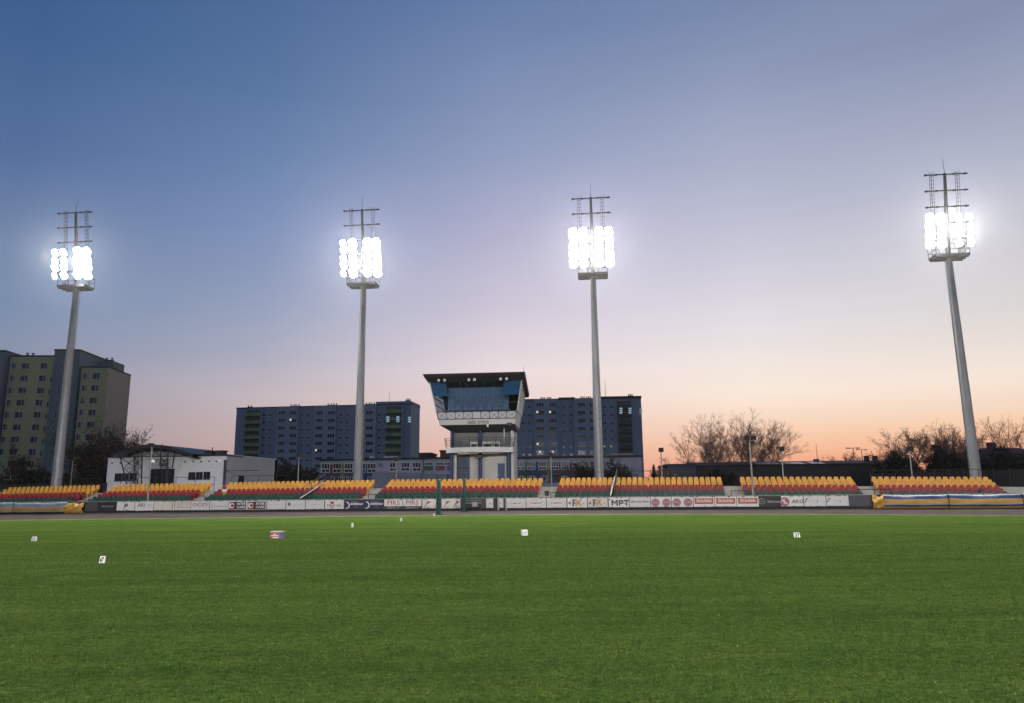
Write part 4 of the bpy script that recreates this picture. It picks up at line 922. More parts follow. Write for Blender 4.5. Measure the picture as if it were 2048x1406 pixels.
def chimney(root, x, y, z, n=3):
    b = MB(); b.box(x - .9, x + .9, y, y + .8, z - .3, z + .45)
    for k in range(n): b.tube((x - .6 + k * 1.2 / max(1, n - 1), y + .4, z + .45), (x - .6 + k * 1.2 / max(1, n - 1), y + .4, z + .85), .17, None, 7); b.box(x - .85 + k * 1.2 / max(1, n - 1), x - .35 + k * 1.2 / max(1, n - 1), y + .15, y + .65, z + .86, z + .98)
    b.build('chimney', trimm, root)

# ---- wide apartment block, left of the tower
f1 = Fac(466, 280, 820, 272); _, H1 = f1.xz(640, 810.5)
r1 = thing('apartment_block', 'wide blue grey apartment block with two green balcony columns, left of the tower', 'apartment building', f1.A, f1.rz)
b = MB(); b.box(0, f1.L, 0, 13.5, 0, H1 - .5); b.build('wall', facm, r1)
b = MB(); x0, _ = f1.xz(550, 880); x1, _ = f1.xz(595, 880)
bays = [(548, 548 + 46), (596, 626), (702, 732)]
b = MB()
for a_, c_ in ((552, 596), (627, 672), (727, 752)): xa, _ = f1.xz(a_, 900); xc, _ = f1.xz(c_, 900); b.box(xa, xc, -.9, -.002, 0, H1 - .2)
b.build('bay', facm2, r1)
b = MB(); b.box(-.15, f1.L + .15, -.25, 13.7, H1 - .498, H1 - .15); b.build('roof', trimm, r1)
for px, rows in ((493 + 14, 7), (789, 7)):
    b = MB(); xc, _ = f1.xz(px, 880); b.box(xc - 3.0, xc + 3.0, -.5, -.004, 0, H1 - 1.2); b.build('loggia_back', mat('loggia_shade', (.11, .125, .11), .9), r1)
    for k in range(11):
        z = H1 - 3.6 - 2.83 * k
        if z < .5: break
        b = MB(); b.box(xc - 3.0, xc + 3.0, -1.75, -1.65, z, z + 1.15); b.box(xc - 3.0, xc + 3.0, -1.64, -.502, z - .16, z - .01)
        for j in range(9): b.box(xc - 2.9 + j * .72, xc - 2.82 + j * .72, -1.80, -1.755, z, z + 1.1)
        b.build('balcony', loggm, r1)
    b = MB(); b.box(xc - 3.25, xc - 3.02, -1.8, -.002, 0, H1 - .8); b.box(xc + 3.02, xc + 3.25, -1.8, -.002, 0, H1 - .8); b.build('loggia_side', facm2, r1)
lr = random.Random(5)
for k in range(10):
    py = 826 + 15.2 * k; sh = -.9 * k * .35
    for px in (565.5, 588.5, 640.5, 664.5, 740.5):
        bay = 552 <= px <= 596 or 627 <= px <= 672 or px > 727
        put_window(r1, f1, px + sh * (1 if px < 700 else .5), py, 2.75, 1.5, 'wide', lr.randint(1, 9) if lr.random() < .045 else None, -.902 if bay else -.01)
    for px in (528, 541, 604, 616.5, 682, 695, 758.5, 770.5):
        x, z = f1.xz(px + sh * (1 if px < 700 else .5), py + 4); part('narrow_window', window_mesh(1.15, .8, 'small'), r1, (x, -.01, z - .4))
    if k < 10: b = None
for px in (492, 578, 588, 653, 664, 730, 740): chimney(r1, f1.xz(px, 808)[0], 3, H1, 2)
chimney(r1, f1.xz(813, 804)[0], 2, H1 + .9, 3)
b = MB(); xl, _ = f1.xz(752, 806); b.box(xl, f1.L + .1, -.2, 13.6, H1 - .145, H1 + .75); b.build('roof_parapet', facm, r1)
b = MB(); b.tube((f1.xz(771, 800)[0], 5, H1), (f1.xz(771, 800)[0], 5, P(771, 784, 277).z), .09, .04, 5); b.build('aerial', dsteel, r1)
for k in (1,):   # lit stair windows on the right
    for px in (778.5, 798.5, 824):
        for j in range(3): x, z = f1.xz(min(px, 819), 835 + j * 4.2); b = MB(); b.box(x - .55, x + .55, -1.86 if px < 810 else -.06, -1.815 if px < 810 else -.005, z - .25, z + .25); b.build('lit_window', emit('lit_stair', (.42, .78, .85), .36), r1)
# ---- apartment block right of the tower
f2 = Fac(1000, 262.5, 1288, 260); _, H2 = f2.xz(1180, 795.5)
r2 = thing('apartment_block', 'blue grey apartment block with a balcony column near its right end, right of the tower', 'apartment building', f2.A, f2.rz)
b = MB(); b.box(0, f2.L, 0, 13.5, 0, H2 - .5); b.build('wall', facm, r2)
b = MB()
for a_, c_ in ((1069, 1117), (1149, 1205)): xa, _ = f2.xz(a_, 870); xc, _ = f2.xz(c_, 870); b.box(xa, xc, -.8, -.002, 0, H2 - .25)
b.build('bay', facm2, r2)
b = MB(); b.box(-.15, f2.L + .15, -.25, 13.7, H2 - .498, H2 - .12); xa, _ = f2.xz(1117, 797); xc, _ = f2.xz(1150, 797); b.box(xa, xc, -.3, 6, H2 - .118, H2 + .25); xa, _ = f2.xz(1200, 797); b.box(xa, f2.L + .16, -.3, 13.6, H2 - .118, H2 + .35); b.build('roof', trimm, r2)
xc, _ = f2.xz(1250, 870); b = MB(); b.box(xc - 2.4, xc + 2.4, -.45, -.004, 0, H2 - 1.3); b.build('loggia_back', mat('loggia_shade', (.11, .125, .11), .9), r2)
for k in range(10):
    z = H2 - 4.0 - 2.83 * k; b = MB(); b.box(xc - 2.4, xc + 2.4, -1.65, -1.56, z, z + 1.1); b.box(xc - 2.4, xc + 2.4, -1.555, -.455, z - .16, z - .01); b.build('balcony', mat('loggia_grey', (.075, .08, .085), .8, .3, .4), r2)
for k in range(10):
    py = 810 + 15.9 * k; sh = .9 * k * .22
    for px in (1080, 1105.5, 1162.5, 1186):
        put_window(r2, f2, px + sh, py, 2.75, 1.5, 'wide', lr.randint(1, 9) if (k in (1, 5, 6) and px < 1120 and lr.random() < .7) else None, -.802)
    for px in (1045.5, 1058.5, 1127, 1141, 1209.5, 1223):
        x, z = f2.xz(px + sh, py + 4); part('narrow_window', window_mesh(1.15, .8, 'small', (3 if (k == 5 and px > 1200) else None)), r2, (x, -.01, z - .4))
for px in (1085, 1098, 1166, 1178): chimney(r2, f2.xz(px, 795)[0], 3, H2 - .1, 3)
chimney(r2, f2.xz(1263, 792)[0], 3, H2 + .5, 3)
for px, pt in ((1213, 760), (1145, 791)): b = MB(); b.tube((f2.xz(px, 790)[0], 5, H2 - .2), (f2.xz(px, 790)[0], 5, P(px, pt, 265).z), .10, .05, 5); b.build('aerial', dsteel, r2)
for px in (1242.5, 1260.5, 1283):
    for j in range(3): x, z = f2.xz(px - 1.5, 818 + j * 4.3); b = MB(); b.box(x - .5, x + .5, -1.71 if px < 1270 else -.06, -1.66 if px < 1270 else -.005, z - .25, z + .25); b.build('lit_window', emit('lit_stair', (.42, .78, .85), .36) if px < 1270 else emit('lit_dim', (.3, .4, .5), .25), r2)
# ---- tall green and yellow block at the far left
yg = mat('facade_olive', (.36, .385, .20), .85, .12, .12); tl = mat('facade_teal', (.125, .18, .185), .85, .10, .12); bg2 = mat('facade_slate', (.16, .19, .24), .85, .1, .12); br = mat('facade_brownish', (.33, .305, .235), .85, .10, .12)
f3 = Fac(-60, 163.5, 236, 166, 990)
r3 = thing('apartment_tower', 'tall stepped olive and teal apartment block at the far left', 'apartment building', f3.A, f3.rz)
def sec(name, pa, pb, top_px, m, y0=0, depth=12, py=850):
    xa, _ = f3.xz(pa, top_px); xb, _ = f3.xz(pb, top_px); _, H = f3.xz((pa + pb) / 2, top_px); b = MB(); b.box(xa, xb, y0, y0 + depth, 0, H); b.build(name, m, r3)
    b = MB(); b.box(xa - .1, xb + .1, y0 - .12, y0 + depth + .1, H + .002, H + .35); b.build('roof', trimm, r3); return xa, xb, H
xa0, xb0, Ha = sec('wall', -60, 19, 705.5, bg2, -1.5, 15.5); xa1, xb1, Hb = sec('wall', 21, 112, 713.5, yg, 0); xa2, xb2, Hc = sec('wall', 112.5, 163, 702.5, tl, -.6, 17); xa3, xb3, Hd = sec('wall', 163.5, 216, 735.5, yg, 0)
b = MB(); b.box(xb2, xb2 + 3.2, 9, 15, Hd + .4, Hc - .6); b.build('stair_head', tl, r3)
# gable end (plain, brownish)
b = MB(); b.box(xb3, xb3 + .08, 0.0, 12, 0, Hd - .02); b.build('gable', br, r3)
for k in range(11):
    py = 733 + 24.5 * k; s_ = -3.55 * k
    for px, w, kind in ((28.5, .95, 'two'), (51.5, 1.75, 'two'), (88, 1.6, 'two')):
        x, z = f3.xz(px + s_ * (1.0 if px < 60 else .95), py - 1); part('window' if w > 1 else 'narrow_window', window_mesh(w, 1.45, kind), r3, (x, -.01, z - .7))
    if k > 0: x, z = f3.xz(105.5 + s_ * .92, py + 2); part('narrow_window', window_mesh(.5, 1.2, 'small'), r3, (x, -.01, z - .6))
    py2 = 752 + 24.4 * k; s2 = -2.85 * k
    for px, w in ((171, .95), (192.5, 1.7)): x, z = f3.xz(px + s2, py2); part('window' if w > 1 else 'narrow_window', window_mesh(w, 1.45, 'two'), r3, (x, -.01, z - .7))
    x, z = f3.xz(146 + s2 * 1.1, py2 - 14); part('stair_window', window_mesh(1.0, .9, 'small'), r3, (x, -.61, z - .5))
    for px in (126,): x, z = f3.xz(px + s_ * .85, py); part('stair_window', window_mesh(.45, 1.6, 'small'), r3, (x, -.61, z - .8))
for px, y in ((48, 2), (99, 4)): chimney(r3, f3.xz(px, 712)[0], y, Hb + .3, 2)
chimney(r3, xb2 + 1.6, 10, Hc - .6, 2); chimney(r3, xb3 - 1.5, 8, Hd + .3, 1)
# ---- low school building
f4 = Fac(640, 152, 962, 147, 950)
def school(label, f, pl, pr, ytop, wins, panels, lowpx, pend=None):
    r = thing('school_building', label, 'school', f.A, f.rz); _, H = f.xz((pl + pr) / 2, ytop)
    b = MB(); b.box(0, f.L, 0, 12, 0, H - .35); b.build('wall', mat('school_wall', (.27, .295, .365), .8, .08, .2), r)
    b = MB(); b.box(-.15, f.L + .15, -.35, 12.2, H - .348, H + .05); b.build('roof', mat('school_roof', (.02, .023, .03), .7), r)
    return r, H
r4, H4 = school('low grey blue building with coloured wall panels, left of the tower', f4, 640, 962, 916, None, None, None)
def panel(r, f, p0, p1, y0, y1, key, rgb, d=-.05):
    xa, z1 = f.xz(p0, y0); xb, z0 = f.xz(p1, y1); b = MB(); b.box(xa, xb, d, -.004, max(0, z0), z1); b.build('coloured_panel', mat(key, rgb, .7, .15, .4), r)
cR, cY, cB, cGn = (.15, .035, .04), (.19, .165, .05), (.02, .05, .15), (.045, .12, .045)
for px in (651.5, 674.5, 697.5, 723, 743.5): put_window(r4, f4, px, 935.5, 1.75, 1.75, 'school')
for px in (788, 811, 833.5): put_window(r4, f4, px, 933, 1.75, 1.65, 'school')
for px in (858, 880.5, 897): put_window(r4, f4, px, 927.5, 1.6, .55, 'wide')
panel(r4, f4, 660, 667, 929, 966, 'panel_red', cR); panel(r4, f4, 682, 688.5, 928, 966, 'panel_yellow', cY); panel(r4, f4, 729.5, 735, 928, 966, 'panel_blue', cB); panel(r4, f4, 641, 752, 944.5, 966, 'panel_navy', (.05, .06, .10), -.03); panel(r4, f4, 735, 752, 945, 966, 'panel_blue', cB, -.045)
panel(r4, f4, 848.5, 866, 931.5, 940.5, 'panel_green', cGn); panel(r4, f4, 872, 889.5, 931, 940.5, 'panel_brick', (.19, .06, .06)); panel(r4, f4, 894, 901, 931, 940.5, 'panel_brick', (.19, .06, .06))
for px in (666, 681, 693, 705, 740, 748): put_window(r4, f4, px, 958.5, .9, 1.0, 'two', None, -.06)
x, z = f4.xz(847, 930); b = MB(); b.box(x - .06, x + .06, -.14, -.02, 0, H4 - .4); b.build('downpipe', trimm, r4)
x, z = f4.xz(760, 930); b = MB(); b.box(x - .45, x + .45, -.35, -.01, z - .3, z + .35); b.build('vent_box', gsteel, r4)
x0, z0 = f4.xz(755, 944); x1, z1 = f4.xz(900, 949); b = MB(); b.hexa([(x0, -3, 0), (x1, -3, 0), (x1, -.05, 0), (x0, -.05, 0)], [(x0, -3, z0), (x1, -3, z1), (x1, -.05, z1), (x0, -.05, z0)]); b.build('ramp_wall', mat('ramp_wall', (.20, .22, .27), .85, .1, .3), r4)
for px, w in ((736, 1.2), (770, 2.6), (783, 1.3)):
    x, z = f4.xz(px, 914); b = MB(); b.hexa([(x - w / 2, 2, H4), (x + w / 2, 2, H4), (x + w / 2, 3, H4), (x - w / 2, 3, H4)], [(x - w / 3, 2.2, H4 + .55), (x + w / 3, 2.2, H4 + .5), (x + w / 3, 2.8, H4 + .5), (x - w / 3, 2.8, H4 + .55)]); b.build('roof_unit', mat('roof_unit', (.3, .3, .32), .6), r4)
f5 = Fac(1008, 149, 1284, 146, 950)
r5, H5 = school('low grey blue building with coloured wall panels, right of the tower', f5, 1008, 1284, 912.5, None, None, None)
for px in (1042, 1062, 1085, 1109.5, 1130.5, 1152.5, 1174, 1220): put_window(r5, f5, px, 931, 1.62, 1.55, 'school')
for (p0, p1, k_, c_) in ((1049, 1054, 'panel_green', cGn), (1071, 1077, 'panel_blue', cB), (1094, 1099, 'panel_yellow', cY), (1116, 1121, 'panel_red', cR), (1139, 1144, 'panel_red', cR)): panel(r5, f5, p0, p1, 923.5, 962, k_, c_)
panel(r5, f5, 1036, 1162, 939, 965, 'panel_navy', (.05, .06, .10), -.03)
for px in (1044, 1059, 1066, 1090, 1128, 1136): put_window(r5, f5, px, 957, .9, 1.0, 'two', None, -.06)
x, z = f5.xz(1112, 950); b = MB(); b.box(x - .9, x + .9, -1.2, -.02, z, z + .12); b.build('door_canopy', gsteel, r5)
b = MB(); b.box(f5.L - 8.5, f5.L - .5, -.06, -.004, 0, H5 - .5); b.build('plain_end_panel', mat('school_pale', (.24, .26, .33), .8, .06, .3), r5)
x, z = f5.xz(1247, 905); b = MB(); b.box(x - 1.9, x + 1.9, 1, 3, H5, H5 + .45); b.build('roof_unit', gsteel, r5)
# ---- white sports hall with arched canopy
f6 = Fac(211.5, 97, 450, 95, 970); _, H6 = f6.xz(420, 912.5)
r6 = thing('sports_hall', 'white building with dark arched roof and lattice trusses, at left', 'building', f6.A, f6.rz)
b = MB(); b.box(0, f6.L, 0, 14, 0, H6); b.build('wall', mat('hall_white', (.66, .66, .67), .8, .07, .25), r6)
xb, zb = f6.xz(452, 912); xe = P(548, 921, 108); e = (Vector((xe.x, xe.y, 0)) - f6.A); ex, ey = e.dot(f6.d), e.dot(f6.n); xe2 = P(546, 921, 120); e = (Vector((xe2.x, xe2.y, 0)) - f6.A); ex2, ey2 = e.dot(f6.d), e.dot(f6.n)
b = MB(); b.add([(f6.L + .02, .1, 0), (ex, ey, 0), (ex, ey, xe.z), (f6.L + .02, .1, H6 + .25), (f6.L + .02, 15, 0), (ex2, ey2, 0), (ex2, ey2, xe.z), (f6.L + .02, 15, H6 + .25)], [(0, 1, 2, 3), (3, 2, 6, 7), (1, 5, 6, 2), (5, 4, 7, 6)]); b.build('wing', mat('wing_grey', (.38, .37, .37), .85, .08, .3), r6)
b = MB(); b.box(-.1, f6.L + .1, -.1, 14, H6 + .002, H6 + .14); b.build('parapet_cap', trimm, r6)
b = MB(); b.box(f6.L - .25, f6.L + .05, -.16, -.01, 0, H6 - .5); b.build('downpipe', mat('dark_pipe', (.03, .035, .06), .5), r6)
b = MB(); u0, z_ = f6.xz(456, 941); b.box(f6.L + .1, f6.L + 4.4, -.12, .05, z_ - .08, z_); b.build('canopy_bar', dsteel, r6)
for trio in ((230.5, 946.8, 243.5, 961.5), (245.5, 946.6, 257.5, 960.8), (260, 946, 273, 960.4), (377.5, 944.4, 390.5, 958.6), (392.8, 944, 405, 958), (407.8, 943.6, 420, 957.8)):
    xa, z1 = f6.xz(trio[0], trio[1]); xb, z0 = f6.xz(trio[2], trio[3]); b = MB(); b.box(xa, xb, -.05, -.004, z0, z1); w_ = b.build('window', glassd, r6)
    b = MB(); b.box(xa - .07, xb + .07, -.09, -.005, z0 - .09, z0 - .005); b.box((xa + xb) / 2 - .03, (xa + xb) / 2 + .03, -.075, -.052, z0, z1); b.build('window_frame', mat('dark_frame', (.05, .055, .07), .5), w_)
for px, py in ((224.5, 926.2), (241, 926), (257, 925.6), (273, 925.4), (370, 923.6), (386.5, 923.2), (402.5, 922.8), (418.6, 922.4), (433, 922.2)):
    x, z = f6.xz(px, py); b = MB(); b.tube((x, -.05, z), (x, -.005, z), .11, None, 10); b.build('wall_vent', trimm, r6)
xa, z1 = f6.xz(303, 938); xb, z0 = f6.xz(347, 972); b = MB(); b.box(xa, xb, -.06, -.004, 0, z1); en = b.build('entrance', glassd, r6)
b = MB()
for k in range(5): x = xa + (xb - xa) * k / 4; b.box(x - .04, x + .04, -.10, -.062, 0, z1)
b.build('entrance_frame', dsteel, en)
xa, z1 = f6.xz(303, 917.5); xb, z0 = f6.xz(338, 937.5); b = MB(); b.box(xa, xb, -.10, -.02, z0, z1); b.build('sign_panel', mat('sign_grey', (.36, .36, .37), .7), r6)
xa, z1 = f6.xz(320.5, 921); xb, z0 = f6.xz(334.5, 932.5); b = MB(); b.box(xa, xb, -.15, -.104, z0, z1); sg = b.build('emblem', ink['k'], r6)
b = MB(); w_ = xb - xa; h_ = z1 - z0
for k in range(3): x = xa + w_ * (.10 + .27 * k); b.hexa([(x, -.162, z0 + .14), (x + .06, -.162, z0 + .14), (x + .06, -.153, z0 + .14), (x, -.153, z0 + .14)], [(x + w_ * .26, -.162, z1 - .12), (x + w_ * .26 + .10, -.162, z1 - .12), (x + w_ * .26 + .10, -.153, z1 - .12), (x + w_ * .26, -.153, z1 - .12)])
b.build('emblem_stripe', white, sg)
# arched roof
b = MB(); rows = []; pr = [(247, 908.5), (262, 903.5), (280, 897.5), (300, 892.2), (322, 890.4), (345, 892.3), (366, 896.8), (385, 902.5), (404, 909.5)]
for px, py in pr:
    x, z = f6.xz(px, py); rows.append([(x, -2.2, z - .42), (x, -2.2, z), (x, 10, z), (x, 10, z - .42), (x, -2.2, z - .42)])
b.grid(rows); b.f = [f[::-1] for f in b.f]; b.build('arched_roof', mat('arch_roof', (.022, .025, .034), .5, .2, 1), r6)
b = MB(); rows = [[(f6.xz(px, py)[0], 0.3, f6.xz(px, py)[1] - .3) for px, py in pr], [(f6.xz(px, py)[0], 0.3, H6 - .2) for px, py in pr]]
b.grid(rows); b.build('gable_infill', mat('gable_grey', (.34, .34, .35), .8), r6)
b = MB(); rt_ = .085
def tpx(p): x, z = f6.xz(*p); return (x, -1.9, max(z, 0))
cols = [((257, 906), (272, 968)), ((286.5, 898), (287.5, 968)), ((302.5, 892), (301, 968)), ((338, 893), (339.5, 938)), ((354, 896), (349.5, 968)), ((367, 900), (361.5, 937))]
for a_, c_ in cols: b.tube(tpx(a_), tpx(c_), rt_, None, 6)
for a_, c_ in (((262, 914.5), (362, 914.5)), ((266, 937), (303, 937)), ((340, 936), (360, 936)), ((260, 917), (290, 937)), ((290, 917), (268, 935)), ((268, 939), (287, 955)), ((287, 938), (272, 952)), ((288, 917), (301, 936)), ((302, 917), (288, 936)), ((272, 955), (287, 966)), ((287, 955), (274, 966)),
               ((287, 939), (301, 955)), ((339, 915), (352, 935)), ((353, 917), (340, 934)), ((350, 938), (360, 950)), ((306, 900), (322, 914)), ((322, 899), (306, 913)), ((322, 899), (338, 914)), ((338, 899), (322, 913)), ((286, 902), (270, 913)), ((338, 900), (352, 913))): b.tube(tpx(a_), tpx(c_), .05, None, 4)
b.build('lattice_truss', dsteel, r6)
for px, py, h in ((408, 906, .5), (431, 906, .5)): x, z = f6.xz(px, py); b = MB(); b.box(x - .5, x + .5, 1, 2, H6 + .15, H6 + .15 + h); b.box(x - .65, x + .65, .9, 2.1, H6 + .151 + h, H6 + .28 + h); b.build('roof_vent', trimm, r6)
x, z = f6.xz(413, 893); b = MB(); b.tube((x, 1.5, H6 + .7), (x, 1.5, z), .06, None, 5); b.build('flue', trimm, r6)
x, z = f6.xz(306.5, 884); b = MB(); b.tube((x, 2, H6), (x, 2, z), .03, None, 5); b.build('aerial', dsteel, r6)
for px in (297, 307): x, z = f6.xz(px, 889); b = MB(); b.box(x - .4, x + .4, 1, 1.8, H6, z); b.build('chimney', trimm, r6)
# ------------------------------------------------------------------ dark sheds and houses at right
def house(name, label, pxl, pxr, Y, ytop, yridge=None, m=None, depth=12, roofm=None, openings=()):
    f = Fac(pxl, Y, pxr, Y - (pxr - pxl) / F * Y * .06, 940); _, H = f.xz((pxl + pxr) / 2, ytop)
    r = thing(name, label, 'building', f.A, f.rz); b = MB(); b.box(0, f.L, 0, depth, 0, H); b.build('wall', m, r)
    roofm = roofm or trimm
    if yridge:
        _, Hr = f.xz((pxl + pxr) / 2, yridge); b = MB(); b.add([(-.3, -.4, H - .15), (f.L + .3, -.4, H - .15), (f.L + .3, depth / 2, Hr), (-.3, depth / 2, Hr), (-.3, depth + .4, H - .15), (f.L + .3, depth + .4, H - .15)], [(0, 1, 2, 3), (3, 2, 5, 4), (0, 3, 4), (1, 5, 2), (0, 4, 5, 1)]); b.build('roof', roofm, r)
    else:
        b = MB(); b.box(-.2, f.L + .2, -.25, depth + .2, H + .002, H + .35); b.build('roof', roofm, r)
    return r, f, H
dk = mat('shed_dark', (.030, .029, .031), .9, .25, .2); dk2 = mat('shed_blue_grey', (.05, .058, .085), .85, .2, .2); slate = mat('slate_roof', (.035, .036, .042), .7, .2, .3)
r, f, H = house('shed', 'low dark blue grey shed right of the conifer', 1335, 1392, 122, 932, None, dk2, 10)
b = MB(); 
for k in range(5): x, z = f.xz(1343 + k * 9, 948); b.box(x - .35, x + .35, -.05, -.004, z - .3, z + .35)
b.build('window', glassd, r)
r, f, H = house('long_shed', 'long low dark shed with pale skylights under the bare trees', 1392, 1745, 128, 928, 919.5, dk, 14, slate)
_, Hr_ = f.xz(1560, 919.5)
for a_, c_ in ((1518, 1528), (1530, 1566), (1577, 1616), (1628, 1656)):
    xa, _ = f.xz(a_, 925); xc, _ = f.xz(c_, 925); b = MB(); s0, s1 = .18, .72
    def rp(x, s): return Vector((x, -.4 + (7.4) * s, H - .15 + (Hr_ - H + .15) * s + .04))
    b.add([rp(xa, s0), rp(xc, s0), rp(xc, s1), rp(xa, s1)], [(0, 1, 2, 3)]); b.build('skylight', mat('skylight', (.16, .18, .24), .25, .1, 1), r)
for px in (1658,): x, z = f.xz(px, 915); b = MB(); b.box(x - .4, x + .4, 6, 6.9, Hr_ - .3, z); b.build('chimney', trimm, r)
x, z = f.xz(1660, 883); b = MB(); b.tube((x, 7, Hr_), (x, 7, z), .06, .03, 5); b.build('aerial', dsteel, r)
r, f, H = house('house', 'dark house with a chimney, behind the rightmost mast', 1998, 2075, 150, 905, 893, dk, 11, slate); x, z = f.xz(2008, 888); b = MB(); b.box(x - .7, x + .7, 4, 5, H, z + .6); b.build('chimney', dk, r)
r, f, H = house('house', 'small dark flat house left of the rightmost mast', 1914, 1940, 160, 908, None, dk, 9)
r, f, H = house('house', 'dark low roofed house left of the dense bare thicket', 1745, 1800, 150, 926, 919, dk, 9, slate)
for px in (1747, 1764): x, z = f.xz(px, 916); b = MB(); b.box(x - .4, x + .4, 3, 3.8, H - .2, z + .6); b.build('chimney', dk, r)
r, f, H = house('house', 'brown brick house with flat roof just left of the tower', 880, 905, 190, 903, None, mat('brick_brown', (.14, .075, .055), .9, .15, .5), 10)
r, f, H = house('house', 'dark low house between the wide block and the brick house', 838, 862, 195, 908, None, dk, 9)
f = Fac(1742, 97, 2200, 76, 960); bw = thing('boundary_wall', 'dark boundary fence behind the rightmost seats', 'wall', f.A, f.rz)
b = MB(); b.box(0, f.L, 0, .2, 0, 3.6); b.build('fence_panel', mat('fence_dark', (.020, .019, .019), .9, .3, .5), bw)
b = MB()
for k in range(16): b.box(f.L * k / 15 - .08, f.L * k / 15 + .08, -.1, -.004, 0, 3.75)
b.build('post', trimm, bw)
f = Fac(-120, 92, 212, 88, 970); bw = thing('boundary_wall', 'dark fence behind the leftmost seats', 'wall', f.A, f.rz)
b = MB(); b.box(0, f.L, 0, .2, 0, 3.2); b.build('fence_panel', mat('fence_dark', (.020, .019, .019), .9, .3, .5), bw)
b = MB()
for k in range(14): b.box(f.L * k / 13 - .07, f.L * k / 13 + .07, -.1, -.004, 0, 3.3)
b.build('post', trimm, bw)

# ------------------------------------------------------------------ trees
def bare_tree(label, x, y, h, seed, spread=.5, lean=(0, 0), trunk_h=.18, forks=4, twigs=1.0, r0=None, bud=.10, levels=4, name='bare_tree', group=None, budm=None, stems=1, twr=.02):
    rr = random.Random(seed); t = thing(name, label, 'tree', (x, y, 0), 0, group)
    tb, cb, lb = MB(), MB(), MB(); r0 = r0 or h * .016
    def grow(p, d, L, r, lev):
        mb = tb if lev == 0 else cb; nseg = 4 if lev < 2 else 3; pts = [p]
        for k in range(nseg):
            d = (d + Vector((rr.gauss(0, .11), rr.gauss(0, .11), rr.gauss(0, .05) + (.06 if lev > 0 else 0)))).normalized()
            q = p + d * L / nseg; ra = r * (1 - .5 * k / nseg); rb = r * (1 - .5 * (k + 1) / nseg)
            mb.tube(p, q, max(ra, twr * .6), max(rb, twr * .5), 7 if lev == 0 else 4 if lev < 3 else 3, False); p = q; pts.append(p)
            if lev >= 1 and lev < levels:
                for _ in range(1 if rr.random() < .75 * twigs else 0):
                    a = rr.uniform(0, 6.283); u = d.orthogonal().normalized(); v = d.cross(u); sd = (d * .75 + (u * math.cos(a) + v * math.sin(a)) * rr.uniform(.5, .9) + Vector((0, 0, .15))).normalized()
                    grow(p, sd, L * rr.uniform(.38, .62), rb * .6, lev + 1)
        if lev < levels:
            n = forks if lev == 0 else rr.choice((2, 2, 3))
            a0 = rr.uniform(0, 6.283)
            for k in range(n):
                a = a0 + 6.283 * k / n + rr.uniform(-.4, .4); u = d.orthogonal().normalized(); v = d.cross(u)
                sd = (d + (u * math.cos(a) + v * math.sin(a)) * spread * rr.uniform(.6, 1.3)).normalized()
                grow(p, sd, L * (rr.uniform(.75, 1.05) if lev == 0 else rr.uniform(.55, .8)) * (1.6 if lev == 0 else 1), r * .5 * (.9 if n > 2 else 1), lev + 1)
        if lev >= levels - 1 and bud:
            for q in pts[1:]:
                for _ in range(2):
                    c = q + Vector((rr.gauss(0, .12), rr.gauss(0, .12), rr.gauss(0, .12))); s = bud * rr.uniform(.5, 1.3); e1 = Vector((rr.gauss(0, 1), rr.gauss(0, 1), rr.gauss(0, 1))).normalized() * s; e2 = e1.orthogonal().normalized() * s * .6
                    lb.add([c - e1, c + e2, c + e1], [(0, 1, 2)])
    for s_ in range(stems):
        d0 = Vector((lean[0] + (rr.uniform(-.35, .35) if stems > 1 else 0), lean[1], 1)).normalized()
        grow(Vector((rr.uniform(-.5, .5) * (stems > 1), rr.uniform(-.5, .5) * (stems > 1), 0)), d0, h * trunk_h, r0 * (1 if stems == 1 else .7), 0)
    top = max([v[2] for v in cb.v] + [1]); k = h / top
    for mb in (tb, cb, lb): mb.v = [(v[0] * k, v[1] * k, v[2] * k) for v in mb.v]
    tb.build('trunk', bark, t); c = cb.build('crown', twig, t)
    if lb.v: lb.build('buds', budm or mat('buds', (.22, .14, .10), .9, .3, 1), c)
    return t
def tree_at(label, px, pytop, Y, seed, **kw):
    p = P(px, pytop, Y); return bare_tree(label, p.x, Y, p.z, seed, **kw)
gA = 'bare trees behind the long dark shed'
tree_at('small bare tree, leftmost of the group behind the shed', 1386, 856, 142, 21, spread=.42, forks=3, trunk_h=.16, group=gA)
tree_at('tall upright bare tree, left of the two headed lamp pole', 1436, 822, 146, 3, spread=.60, forks=4, group=gA, twigs=.95, levels=5, bud=.07)
tree_at('tall bare tree just left of the two headed lamp pole', 1474, 819, 146, 14, spread=.64, forks=5, group=gA, twigs=.95, levels=5, bud=.07)
tree_at('bare tree leaning right with a long low limb', 1488, 842, 142, 31, spread=.55, lean=(.60, 0), forks=4, group=gA, trunk_h=.16, levels=5, bud=.07)
tree_at('low bare tree between the two tall ones', 1412, 870, 138, 35, spread=.6, forks=4, group=gA)
gB = 'dense bare thicket at right'
for i, (px, py, Y, sd, lab) in enumerate([(1790, 880, 128, 41, 'low bare tree at the left edge of the right thicket'), (1826, 852, 130, 42, 'wide bare tree in the middle left of the right thicket'), (1856, 845, 134, 43, 'dense bare tree in the middle of the right thicket'), (1884, 840, 132, 44, 'tallest bare tree of the right thicket'),
        (1916, 850, 134, 45, 'bare tree at the right edge of the thicket, left of the mast')]):
    tree_at(lab, px, py, Y, sd, spread=.62, forks=5, group=gB, trunk_h=.12, twigs=1.05)
gC = 'bare trees beyond the rightmost mast'
tree_at('spreading bare tree just right of the rightmost mast', 1985, 828, 130, 51, spread=.6, forks=5, group=gC, twigs=1.0)
tree_at('bare tree cut by the right edge of the photo', 2040, 835, 128, 52, spread=.6, forks=5, group=gC)
